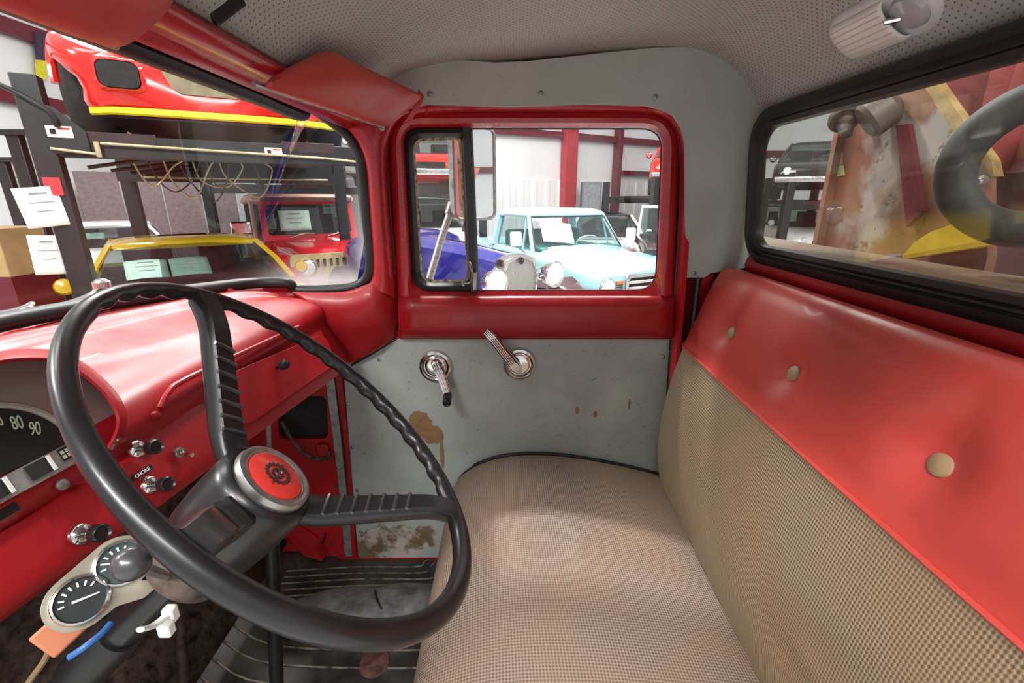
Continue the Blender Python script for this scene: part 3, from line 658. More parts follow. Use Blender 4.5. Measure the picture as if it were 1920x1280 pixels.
# ================================================================== STEERING WHEEL AND COLUMN
WC = V((-.1977, .4076, -.2283)); TH, PH, WR = .7554, .2412, .205
WN = V((cos(TH) * cos(PH), cos(TH) * sin(PH), sin(TH)))
WA = V((0, 1, 0)).cross(WN).normalized(); WB = WN.cross(WA)
def wp_(t, r=WR, h=0): return WC + (WA * cos(t) + WB * sin(t)) * r + WN * h
def near_t(u, v):
    best = None
    for i in range(720):
        t = i * pi / 360; q = px(wp_(t)); d = (q[0] - u) ** 2 + (q[1] - v) ** 2
        if best is None or d < best[0]: best = (d, t)
    return best[1]
HD = min(((px(WC - WN * (k * .001))[0] - 500) ** 2 + (px(WC - WN * (k * .001))[1] - 880) ** 2, k * .001) for k in range(0, 160))[1]
sw = thing('steering_wheel', 'black three-spoke steering wheel with red gear emblem cap', 'steering wheel', WC - WN * HD)
NT_ = 240; secs = []
t1, t2 = near_t(378, 548), near_t(852, 962)
def angd(a, c): return (a - c + pi) % (2 * pi) - pi
for i in range(NT_):
    t = 2 * pi * i / NT_; c = wp_(t); rad = (WA * cos(t) + WB * sin(t))
    # finger scallops only on the upper passenger-side stretch
    am = 1 if (px(c)[0] > 165 and px(c)[1] < 745 + (px(c)[0] - 300) * .33 and px(c)[1] < 955) else 0
    RT = .0090 + .0016 * max(-1, min(1, (px(c)[0] - 430) / 300))
    sec = []
    for j in range(14):
        q = 2 * pi * j / 14; ins = max(0, cos(q - pi * 1.15))
        r = RT - am * .0042 * ins * (.5 + .5 * cos(t * 40))
        sec.append(c + rad * (r * cos(q)) + WN * (r * sin(q)))
    secs.append(sec)
rim = MB().grid(secs, cu=True, cv=True).build('rim', M['gloss_black'], sw, ang=80)
hub_top = WC - WN * HD
M['ridge'] = pm('highlight_ridge', (.035, .035, .038), .2, coat=.3, var=.2)  # same black as the spokes, lightened to paint in the ridge highlights
def spoke(t):
    d = (WA * cos(t) + WB * sin(t)); s_ = WN.cross(d)
    P_ = [hub_top + d * .034 - WN * .022, hub_top + d * .066 - WN * .014, hub_top.lerp(WC, .45) + d * .125 - WN * .004, hub_top.lerp(WC, .85) + d * .170, WC + d * (WR - .003)]
    P_ = resample(P_, 26); ss = []
    for i, p in enumerate(P_):
        tg_ = (P_[min(i + 1, 25)] - P_[max(i - 1, 0)]).normalized(); nn = tg_.cross(s_).normalized()
        if nn.dot(WN) < 0: nn = -nn
        f = i / 25; wd = .0185 * (1 - f) + .0125 * f; th = .0115 * (1 - f) + .011 * f
        ss.append([p + s_ * wd * x + nn * th * z for x, z in ((-1, -.4), (-.6, -1), (.6, -1), (1, -.4), (1, .5), (.78, .9), (-.78, .9), (-1, .5))])
    o = MB().loft(ss).build('spoke', M['gloss_black'], sw, ang=50)
    for k in range(7):
        i = 5 + int(k * 2.1); p = P_[i]; tg_ = (P_[i + 1] - P_[i - 1]).normalized(); nn = tg_.cross(s_).normalized()
        if nn.dot(WN) < 0: nn = -nn
        f = i / 25; wd = .0185 * (1 - f) + .0125 * f
        MB().tube([p - s_ * wd * .86 + nn * .0098 - tg_ * .004, p + nn * .0106, p + s_ * wd * .86 + nn * .0098 + tg_ * .004], .0024, 6).build('ridge', M['ridge'], o)
t3 = t1 + 2 * pi - (t1 - near_t(330, 1050)) % (2 * pi)
for t_ in (t1, t2, t3): spoke(t_)
MB().lathe([(.030, -.105), (.040, -.100), (.047, -.088), (.050, -.06), (.0505, -.018), (.0485, -.008), (.044, -.004), (.041, -.006), (.0005, -.006)], hub_top, WN, 48).build('hub', M['gloss_black'], sw)
cap = MB().lathe([(.0400, -.008), (.0405, -.002), (.039, .0030), (.036, .0038), (.0335, .002), (.0315, .003), (.0300, .0015), (.0005, .0015)], hub_top, WN, 48).build('horn_cap', M['steel'], sw)
t = NT('emblem_red'); prin(t, (.72, .045, .035), .3, 0, .5); M['emblem'] = t.m
MB().lathe([(.0298, 0), (.0298, .003), (.028, .0042), (.0005, .0050)], hub_top, WN, 48).build('emblem_disc', M['emblem'], cap)
eh = WN * .0052
ex = (af(0, 0) - af(0, 0))                                  # emblem axes follow the wheel: up = towards the upper spoke side
eu = (WA * cos(t1 - .35) + WB * sin(t1 - .35)); er = eu.cross(WN)
gear = []
for k in range(64):
    a = 2 * pi * k / 64; r = .0146 if (k % 4) in (0, 1) else .0127
    gear.append(hub_top + eh + (er * cos(a) + eu * sin(a)) * r)
def circ(r, n=32): return [hub_top + eh + (er * cos(2 * pi * k / n) + eu * sin(2 * pi * k / n)) * r for k in range(n)]
M['emb_dark'] = pm('emblem_dark', (.045, .015, .015), .4)
MB().prism(gear, WN * .001, holes=[circ(.0106)]).build('gear_emblem', M['emb_dark'], cap, smooth=False)
MB().prism(circ(.0070), WN * .001, holes=[circ(.0047)]).build('inner_ring', M['emb_dark'], cap, smooth=False)
bolt = [(.016, .016), (.004, .004), (.006, .003), (-.004, -.006), (-.002, -.0065), (-.018, -.020), (-.007, -.0045), (-.009, -.0035), (.001, .005), (-.001, .006)]
MB().prism([hub_top + eh + er * x * .78 + eu * y * .78 + WN * .0004 for x, y in bolt], WN * .0014).build('bolt_emblem', M['emb_dark'], cap, smooth=False)
for r_, a_ in ((.004, .3), (.004, 3.6)):
    MB().lathe([(.0016, 0), (.0012, .001), (.0003, .0014)], hub_top + eh + (er * cos(a_) + eu * sin(a_)) * r_ + WN * .001, WN, 8).build('emblem_rivet', M['chrome'], cap)
# column
colm = thing('steering_column', 'black steering column running down from the wheel hub to the toe board', 'steering column', hub_top - WN * .75)
MB().tube([hub_top - WN * .105, hub_top - WN * .97], .0175, 20).build('column_tube', M['gloss_black'], colm)
MB().lathe([(.042, -.13), (.044, -.118), (.044, -.108), (.040, -.10)], hub_top, WN, 32).build('column_bowl', M['grime'], colm)
MB().lathe([(.021, -.30), (.023, -.29), (.023, -.24), (.021, -.23)], hub_top, WN, 24).build('column_clamp', M['black'], colm)
sb_ = apl(246, 1056, V((0, 1, 0)), .235)
base_ = hub_top - WN * .15
MB().tube([base_, base_.lerp(sb_, .5), sb_], .004, 8).build('shift_lever', M['steel'], colm)
MB().lathe([(.003, -.0115), (.0068, -.0098), (.0105, -.0047), (.0108, 0), (.0100, .0047), (.0066, .0092), (.003, .0106), (.0005, .0108)], sb_, (sb_ - base_), 20).build('shift_knob', pm('dark_grey_ball', (.05, .05, .055), .3, coat=.3, var=.1), colm)
# gauge pod clamped under the dash
GN = V((.62, -.42, .52)).normalized(); g0 = apl(185, 1092, V((1, 0, 0)), -.375); GD = GN.dot(g0)
def ag(u, v, off=0): return apl(u, v, GN, GD + off)
pod = thing('gauge_pod', 'silver bracket with two round gauges hanging under the dashboard', 'gauge panel', ag(185, 1180))
gx = (ag(232, 1050) - ag(150, 1122)).normalized(); gy = GN.cross(gx)
gA, gB = ag(151, 1124), ag(226, 1056); rA = (ag(205, 1124) - gA).length; rB = (ag(265, 1066) - gB).length
rA = .0265; rB = .0265
pl = []
for k in range(33):
    a = pi / 2 + pi * k / 32; pl.append(gA + (gx * cos(a) + gy * sin(a)) * .0245)
for k in range(33):
    a = -pi / 2 + pi * k / 32; pl.append(gB + (gx * cos(a) + gy * sin(a)) * .0245)
pl = pl[:33] + [gA.lerp(gB, .3) - gy * .026, gA.lerp(gB, .75) - gy * .038, gB - gy * .040 + gx * .01] + pl[33:]
MB().prism(pl, -GN * .006).build('bracket', pm('champagne_bracket', (.36, .33, .26), .35, .6, var=.12, vs=30), pod, smooth=False, bevel=.001)
for c_, dk, need in ((gA, 'a', -.5), (gB, 'b', 2.3)):
    gg = MB().lathe([(.0205, 0), (.0208, .0045), (.0197, .007), (.0181, .0074), (.0171, .0055), (.0167, .001)], c_, GN, 40, caps=False).build('gauge_bezel', M['chrome'], pod)
    MB().lathe([(.0170, .001), (.0170, .0042), (.0005, .0044)], c_, GN, 32).build('gauge_face', pm('gauge_face_' + dk, (.014, .018, .02) if dk == 'a' else (.04, .065, .07), .4, var=.2), gg)
    dn = gx * cos(need) + gy * sin(need); sd = GN.cross(dn); nb = c_ + GN * .0056
    MB().prism([nb - dn * .006 - sd * .001, nb - dn * .006 + sd * .001, nb + dn * .012 + sd * .0006, nb + dn * .012 - sd * .0006], GN * .0006).build('gauge_needle', M['white'], gg, smooth=False)
    for k in range(7):
        a = (.3 + .4 * k); dd = gx * cos(a) + gy * sin(a); ss_ = GN.cross(dd)
        MB().box(c_ + dd * .0128 + GN * .0052, (.0040, .0014, .0006), (dd, ss_, GN)).build('gauge_mark', M['white'], gg)
MB().box(ag(112, 1185, -.01), (.028, .026, .018), (gx, gy, GN)).build('relay_box', pm('orange_relay', (.45, .15, .07), .6), pod, bevel=.002)
# loose wires and odds under the dash
for (nm, pts_, r_, m_, lab) in (('blue_wire', [(208, 1168, -.345), (190, 1188, -.345), (160, 1212, -.35), (130, 1232, -.36)], .0026, pm('blue_insulation', (.02, .10, .30), .4), 'blue insulated wire hanging below the twin gauges'),
                                ('tan_wire', [(100, 1200, -.44), (85, 1235, -.46), (60, 1270, -.48), (40, 1300, -.5)], .003, pm('tan_insulation', (.28, .18, .09), .6), 'tan wire running down to the left below the orange relay'),
                                ('brown_wire', [(150, 1225, -.55), (160, 1255, -.57), (150, 1290, -.60)], .005, pm('brown_insulation', (.14, .08, .035), .7), 'brown wire looped beside the column foot')):
    o = MB().tube(smooth_path([ax(u, v, x) for u, v, x in pts_], 5), r_, 8).build(nm, m_); tag(o, lab, 'wire')
cn = thing('wire_connector', 'white plastic wire connector dangling beside the steering column', 'connector', ax(300, 1170, -.33))
MB().tube(smooth_path([ax(263, 1180, -.33), ax(285, 1174, -.33), ax(305, 1160, -.33), ax(318, 1148, -.33)], 4), .004, 8, flat=(1, .6)).build('lead', M['white'], cn)
MB().box(ax(320, 1150, -.33), (.011, .010, .016)).build('plug', M['white'], cn, bevel=.002)
MB().box(ax(312, 1178, -.33), (.012, .010, .014)).build('plug', M['white'], cn, bevel=.002)
# upright rods rising from the floor
for (nm, u0, v0, u1, v1, Z, r_, mm, lab) in (('gear_lever', 510, 1010, 519, 1290, -.62, .017, M['black'], 'black gear lever rod standing on the floor behind the wheel hub'),
                                        ('brake_lever', 332, 1095, 346, 1290, -.60, .012, pm('rusty_lever', (.06, .035, .022), .6, var=.4, vs=50), 'rusty brown lever rod standing between column and gear lever')):
    p = ay(u0, v0, .92); q = ay(u1, v1, .86)
    dd = (q - p).normalized(); q2 = p + dd * ((FZ - p.z) / dd.z)
    o = MB().tube([p, p.lerp(q2, .5), q2], r_, 12).build(nm, mm); tag(o, lab, 'lever')
# ================================================================== BENCH SEAT
seat = thing('bench_seat', 'bench seat with tan woven cushion and red vinyl upper backrest', 'bench seat', (.2, .7, FZ))
cp = [(-.17, -1.22), (-.20, -1.10), (-.212, -.99), (-.195, -.925), (-.15, -.880), (-.06, -.838), (.04, -.822), (.16, -.826), (.28, -.845), (.40, -.872), (.50, -.900), (.56, -.915)]
cp = [(p.x, p.z) for p in resample([V((x, 0, z)) for x, z in cp], 40)]
rows = []
ys = [1.372, 1.371, 1.366, 1.355, 1.34, 1.31] + [1.27 - .04 * k for k in range(31)] + [.03, .01]
for i, y in enumerate(ys):
    e = max(0, (y - 1.33) / .042); dz = -.045 * e ** 2.2
    sag = -.030 * math.exp(-((y - .55) / .33) ** 2)
    rows.append([V((x + (.02 * e if j < 14 else 0), y, max(z + (dz + sag * max(0, sin(pi * min(1, j / 39)))) * (1 if j > 6 else j / 6), -1.25))) for j, (x, z) in enumerate(cp)])
MB().grid(rows).build('cushion', M['tan_seat'], seat, ang=70, solid=-.01)
pp = [r_ for r_ in rows[3]]
MB().tube([p + V((0, .012, .003)) for p in pp[5:]], .006, 8).build('cushion_piping', M['black'], seat)
MB().box((.18, .70, -1.23), (.68, 1.30, .15)).build('seat_box', M['dark'], seat, bevel=.01)
bp = [(.52, -.97), (.500, -.92), (.482, -.84), (.474, -.76), (.478, -.66), (.494, -.55), (.512, -.47), (.522, -.43)]
up_ = [(.522, -.43), (.535, -.385), (.553, -.33), (.572, -.27), (.590, -.225), (.608, -.197), (.628, -.189), (.645, -.200), (.653, -.235), (.660, -.32), (.665, -.5), (.670, -.95)]
def backrows(pf, n, dimple=False):
    pf = [(p.x, p.z) for p in resample([V((x, 0, z)) for x, z in pf], n)]; out = []
    yb = [1.385, 1.382, 1.372, 1.355, 1.335, 1.31] + [1.28 - .02 * k for k in range(62)] + [.03, .01]
    for y in yb:
        e = max(0, (y - 1.30) / .085); row = []
        for x, z in pf:
            dx = .055 * e ** 2 * (1 if z < -.2 else .4)
            if x > .645: dx = 0
            dz = -.04 * e ** 2 if z > -.35 else 0
            sagx = -.010 * sin(max(0, min(1, (y - .05) / 1.3)) * pi)
            if dimple and x < .63:
                for by in BY:
                    d2 = ((y - by) / .045) ** 2 + ((z + .335) / .045) ** 2
                    dx += .022 * math.exp(-d2)
                    dx += .006 * math.exp(-((y - by) / .03) ** 2) * math.exp(-((z + .26) / .08) ** 2)
            row.append(V((x + dx + sagx * (1 if x < .6 else 0), y, z + dz)))
        out.append(row)
    return out
BY = (1.125, .845, .52, .21)
MB().grid(backrows(bp, 26)).build('backrest', M['tan_back'], seat, ang=70)
R_up = backrows(up_, 46, True)
upo = MB().grid(R_up).build('backrest_top', M['red_vinyl'], seat, ang=70)
MB().tube([r[0] + V((-.003, 0, 0)) for r in R_up], .0042, 6).build('seam_piping', M['red_vinyl'], seat)
edge = [r for r in backrows(bp, 26)[0]] + [r for r in R_up[0]][:34]
MB().prism([p + V((0, .0, 0)) for p in edge], (0, -.01, 0)).build('backrest_end', M['tan_back'], seat, smooth=False)
for by in BY:
    s_ = V((.553 + .022 - .010 * sin((by - .05) / 1.3 * pi) - .003, by, -.335))
    MB().lathe([(.015, -.003), (.0165, .001), (.0155, .004), (.010, .0065), (.0005, .0075)], s_, V((-.95, 0, .3)), 24).build('button', M['button'], upo)

# ================================================================== REAR WALL AND REAR WINDOW
def xr(z): return .655 - .1 * z
rw = thing('window_2', 'rear cab window with thick black rubber gasket and dusty glass', 'rear window', (xr(-.17), YC, -.18), kind='structure')
def rl(y0, y1, z0, z1, r, dx): return [V((xr(z) + dx, y, z)) for y, z in rrect(y0, y1, z0, z1, r, 8)]
MB().ring([rl(.125, 1.318, -.172, .212, .085, .02), rl(.125, 1.318, -.172, .212, .085, -.004), rl(.131, 1.31, -.166, .206, .08, -.012), rl(.15, 1.292, -.150, .192, .07, -.014), rl(.158, 1.285, -.145, .185, .065, -.004),
           rl(.162, 1.281, -.141, .181, .064, -.003), rl(.168, 1.275, -.134, .176, .06, -.010), rl(.178, 1.266, -.124, .166, .055, -.006), rl(.18, 1.264, -.122, .164, .055, .012)]).build('gasket', M['black'], rw, ang=50)
MB().prism(rl(.17, 1.272, -.13, .17, .058, .002), (.004, 0, 0)).build('glass', glass('rear_glass', (.94, .95, .92), .07, (.7, .62, .5), 1.3), rw, smooth=False)
# red rear panel: ledge under the window and sheet below and around
hole = [V((.70, p.y, p.z)) for p in rl(.06, 1.39, -.166, .206, .08, 0)]
rwl = MB().prism([V((.70, -.02, -1.3)), V((.70, 1.44, -1.3)), V((.70, 1.44, .33)), V((.70, -.02, .33))], (.012, 0, 0), holes=[hole]).build('wall_rear', M['red2'], smooth=False)
struct(rwl, 'red sheet metal rear wall of the cab behind the seat', 'cab wall')
MB().grid([[V((x, y, z)) for y in (-.02, .5, 1.0, 1.30)] for x, z in ((.668, -.162), (.662, -.18), (.668, -.205), (.69, -.215))]).build('ledge', M['red2'], rwl, ang=60)
# ================================================================== VISORS, DOME LIGHT
def visor(name, corners, lab, th=.013, fold=False):
    A_, B_, C_, D_ = corners
    o = thing(name, lab, 'sun visor', (A_ + B_ + C_ + D_) / 4, group='sun visors')
    n = (B_ - A_).cross(D_ - A_).normalized()
    if n.z > 0: n = -n
    secs = []
    for i in range(15):
        f = i / 14; p = A_.lerp(D_, f); q = B_.lerp(C_, f); e = 1 - abs(2 * f - 1) ** 6 * .75
        wv = .006 * sin(f * 19) * (f > .5) if fold else 0
        sec = []
        for s_, h in ((0, 0), (.03, .8), (.2, 1.15), (.5, 1.3), (.8, 1.1), (.97, .7), (1, 0), (.97, -.7), (.5, -.9), (.03, -.7)):
            sec.append(p.lerp(q, s_) + n * (h * th * e + wv * sin(s_ * pi)))
        secs.append(sec)
    MB().loft(secs).build('pad', M['visor'], o, ang=60, sub=1)
    MB().tube([A_ + (D_ - A_) * .01 - n * .006, D_ - n * .006], .0045, 8).build('hinge_rod', M['steel'], o)
    return o
v1 = visor('sun_visor', (ax(478, 160, -.385), ax(612, 90, -.320), ay(795, 178, 1.20), ay(722, 240, 1.235)), 'red vinyl sun visor folded against the header by the passenger door', .022, True)
MB().grid(strip([[ay(785, 168, 1.22), ay(795, 182, 1.22)], [ay(776, 200, 1.215), ay(790, 196, 1.215)], [ay(755, 232, 1.22), ay(772, 226, 1.22)]], 6, 8)).build('end_flap', M['visor'], v1, solid=.006)
visor('sun_visor', (V((-.415, .12, .150)), V((-.330, .10, .225)), ax(345, -12, -.345), ax(226, 96, -.405)), 'red vinyl sun visor at the top left above the driver', .020)
dl_ = thing('dome_light', 'white plastic dome light with clear switch end above the rear window', 'dome light', (.6, .87, .26))
dn_ = V((-.62, 0, -.78)).normalized(); dx_ = V((0, 1, .0)); dyv = dn_.cross(dx_); dc = V((.606, .868, .276))
def dring(hw, hh, off): return [dc + dx_ * x + dyv * y - V((0, 0, 0)) + dn_ * off for x, y in rrect(-hw, hw, -hh, hh, hh * .98, 8)]
MB().loft([dring(.105, .047, -.03), dring(.105, .047, .004), dring(.102, .044, .010), dring(.098, .040, .012)]).build('base', pm('grey_white_base', (.70, .74, .77), .3, var=.04), dl_)
lens = []
for i in range(13):
    f = i / 12; y = .092 - .135 * f; hh = .037 * min(1, .55 + f * 4) ; h = .016 * min(1, .3 + f * 5)
    lens.append([dc + dx_ * y + dyv * (hh * cos(a)) + dn_ * (.012 + h * max(0, sin(a)) ** .7) for a in [pi * k / 12 for k in range(13)]])
ln = MB().grid(lens).build('lens', pm('milky_lens', (.90, .91, .85), .35, var=.03), dl_, solid=-.003)
for k in range(9):
    a = pi * (k + 1) / 10
    MB().tube([dc + dx_ * y + dyv * (.0372 * cos(a)) + dn_ * (.0128 + .016 * sin(a) ** .7) for y in (.07, .0, -.04)], .0011, 5).build('flute', M['white'], ln)
MB().lathe([(.030, 0), (.026, .008), (.018, .010)], dc - dx_ * .066 + dn_ * .011, dn_, 24).build('switch_well', pm('clear_grey', (.45, .48, .52), .15, coat=.4, var=.1), dl_)
MB().tube([dc - dx_ * .055 + dn_ * .02 + dyv * .0, dc - dx_ * .046 + dn_ * .032 - dyv * .012], .0045, 8).build('toggle', M['chrome'], dl_)
# ================================================================== THE HALL
G = GROUND
gf = MB().box((0, 6, G - .05), (40, 34, .1)).build('floor_hall', pm('hall_concrete', (.42, .42, .41), .35, var=.12, vs=1.2), smooth=False)
struct(gf, 'smooth grey concrete floor of the vehicle hall', 'floor')
M['wallw'] = pm('white_wall_sheet', (.74, .755, .76), .5, var=.03, vs=1)
M['burg'] = pm('burgundy_steel', (.13, .006, .018), .4, var=.1, vs=4)
M['redcol'] = pm('red_oxide_column', (.40, .02, .03), .45, var=.1, vs=4)
PAN = {}
def hall_wall(name, a, c, label, ribs_from=0, ribs_to=1, girts=((3.55, .22), (2.55, .14)), step=.34, cols=()):
    a = V((*a, G)); c = V((*c, G)); L = (c - a).length; d = (c - a).normalized(); n = V((d.y, -d.x, 0))
    if n.dot(-a) < 0: n = -n
    o = MB().prism([a, c, c + V((0, 0, 7.0)), a + V((0, 0, 7.0))], -n * .1).build(name, M['wallw'], smooth=False)
    struct(o, label, 'wall')
    key = round(step, 2); first = PAN.get(key)
    k = int(L * ribs_from / step)
    while (k + 1) * step < L * ribs_to:
        p = a + d * (k * step + step / 2) + n * .002
        if first is None:                                   # one ribbed sheet, 2.2 m tall
            m = MB(); w2 = step / 2
            sec = [(-w2 + .01, 0), (-w2 + .01, .012), (-w2 * .55, .014), (-w2 * .45, .04), (w2 * .0, .04), (w2 * .1, .014), (w2 - .01, .012), (w2 - .01, 0)]
            m.loft([[V((x, -y, z)) for x, y in sec] for z in (0, 2.15)])
            first = m.build('wall_sheet', M['wallw'], o, local=True, ang=25)
            PAN[key] = first; q = first
            lz = first.matrix_basis.translation.copy(); PAN['off'] = lz
        else:
            q = first.copy(); COL.objects.link(q)
        rot = Matrix(((d.x, -n.x, 0, 0), (d.y, -n.y, 0, 0), (0, 0, 1, 0), (0, 0, 0, 1)))
        place(q, Matrix.Translation(p) @ rot @ Matrix.Translation(PAN['off']), o, False)
        k += 1
    for z, h in girts:
        MB().box((a + c) / 2 + V((0, 0, z)) + n * .10, (L, .12, h), (d, n, V((0, 0, 1)))).build('girt', M['burg'], o)
    for s_, wd, hh, mm in cols:
        MB().box(a + d * s_ + n * .16 + V((0, 0, hh / 2)), (wd, .24, hh), (d, n, V((0, 0, 1)))).build('column', M[mm], o, bevel=.01)
    return o
hall_wall('wall_front_hall', (-10, -4), (-10, 16.5), 'white hall wall with burgundy girts ahead of the truck, seen at far left', .55, .9, ((4.9, .30), (3.6, .25)), .5)
PAN.clear()
w2_ = hall_wall('wall_far', (-10, 16.5), (-.9, 13.5), 'white ribbed sheet wall behind the lift, yellow coupe and red jeep', .05, 1, ((4.3, .2),), .42, ((3.0, .22, 5, 'burg'), (5.0, .3, 5, 'burg')))
PAN.clear()
w3_ = hall_wall('wall_side', (-.98, 12.0), (7.1, 16.8), 'white hall wall with girts and a red column behind the pale blue pickup', 0, 1, ((3.28, .16),), .42, ((2.86, .40, 7, 'redcol'), (4.62, .16, 7, 'burg')))
a_ = V((-.98, 12.0, G)); d_ = (V((7.1, 16.8, G)) - a_).normalized(); n_ = V((d_.y, -d_.x, 0))
MB().box(a_ + d_ * 6.7 + n_ * .1 + V((0, 0, 2.4)), (3.7, .1, .12), (d_, n_, V((0, 0, 1)))).build('girt', M['burg'], w3_)
PAN.clear()
hall_wall('wall_back', (7.1, 16.8), (15, 16.8), 'white hall wall seen through the left end of the rear window', 0, .6, ((3.1, .22),), .42, ((1.0, .35, 7, 'burg'),))
PAN.clear()
hall_wall('wall_rear_hall', (15, 16.8), (15, -6), 'white hall wall with burgundy girts far behind the truck', 0, 0, ((2.6, .2), (4.2, .2)), .42)
# maroon door with a small window in the far wall
a_ = V((-10, 16.5, G)); c_ = V((-.9, 13.5, G)); d_ = (c_ - a_).normalized(); n_ = V((d_.y, -d_.x, 0)); n_ = n_ if n_.dot(-a_) > 0 else -n_
q = a_ + d_ * 4.2 + n_ * .12
d2 = thing('door_2', 'maroon steel door with a small window in the far wall beside the jeep', 'door', q, kind='structure')
AX = (d_, n_, V((0, 0, 1)))
MB().box(q + V((0, 0, 1.05)), (1.5, .06, 2.1), AX).build('leaf', M['burg'], d2, bevel=.01)
MB().box(q + d_ * .35 + n_ * .04 + V((0, 0, 1.45)), (.55, .02, .7), AX).build('pane', pm('pale_pane', (.55, .57, .58), .2), d2)
MB().box(q + d_ * .35 + n_ * .055 + V((0, 0, 1.45)), (.55, .02, .03), AX).build('glazing_bar', M['burg'], d2)

ps = thing('partition_screen', 'mauve grey partition screen standing behind the white sedan', 'screen', (-8.6, 9.6, G))
for k in range(4):
    MB().box((-9.3 + .6 * k, 10.8 + .48 * k, G + 1.15), (.74, .05, 2.2), (V((.78, .62, 0)).normalized(), V((-.62, .78, 0)).normalized(), V((0, 0, 1)))).build('panel', pm('mauve_screen', (.20, .15, .16), .6) if k == 0 else bpy.data.materials['mauve_screen'], ps, bevel=.01)
# ---- materials of the vehicles
def car_paint(name, col): return paint(name, col, .16, 0, var=.05)
P_ = dict(yellow=car_paint('yellow_paint', (.55, .36, .012)), white=car_paint('white_paint', (.72, .72, .72)), jeep=car_paint('jeep_red', (.48, .010, .018)), sky=car_paint('pale_blue_paint', (.36, .62, .68)),
          navy=car_paint('navy_paint', (.018, .014, .19)), hot=car_paint('bright_red_paint', (.62, .018, .012)), blk=car_paint('black_paint', (.012, .012, .014)), grey=car_paint('grey_paint', (.35, .36, .37)), maroon=car_paint('maroon_paint', (.16, .008, .02)))
M['cglass'] = glass('car_glass', (.55, .62, .60), .02, refl=1.3)
M['cglass_lt'] = glass('car_glass_clear', (.80, .90, .88), .02, refl=1.2)
M['interior'] = pm('dark_interior', (.03, .024, .024), .7, var=.3)
M['tyre'] = pm('tyre_rubber', (.018, .018, .018), .7)
M['lens_glass'] = pm('headlight_lens', (.80, .82, .82), .12, .3, coat=.5, var=.1, vs=60)
M['amber'] = pm('amber_lens', (.65, .18, .03), .25)
M['greenseat'] = pm('teal_seat', (.03, .17, .15), .5)
def wheel(parent, c, r, w_, side, rim='chrome'):
    o = MB().lathe([(r * .62, -w_ / 2), (r * .9, -w_ / 2), (r, -w_ * .32), (r, w_ * .32), (r * .9, w_ / 2), (r * .62, w_ / 2), (r * .60, w_ * .3)], c, (0, side, 0), 28).build('wheel', M['tyre'], parent, local=True)
    MB().lathe([(r * .62, w_ * .30), (r * .60, w_ * .42), (r * .5, w_ * .40), (r * .3, w_ * .25), (r * .18, w_ * .34), (.001, w_ * .36)], -V((0, 0, 0)), (0, side, 0), 24).build('rim', M[rim], o, local=True)
    return o
def rsec(x, hw, z0, z1, r, k=4, taper=0):
    return [V((x, y * (1 - taper * (z - z0) / (z1 - z0)), z)) for y, z in rrect(-hw, hw, z0, z1, r, k)]
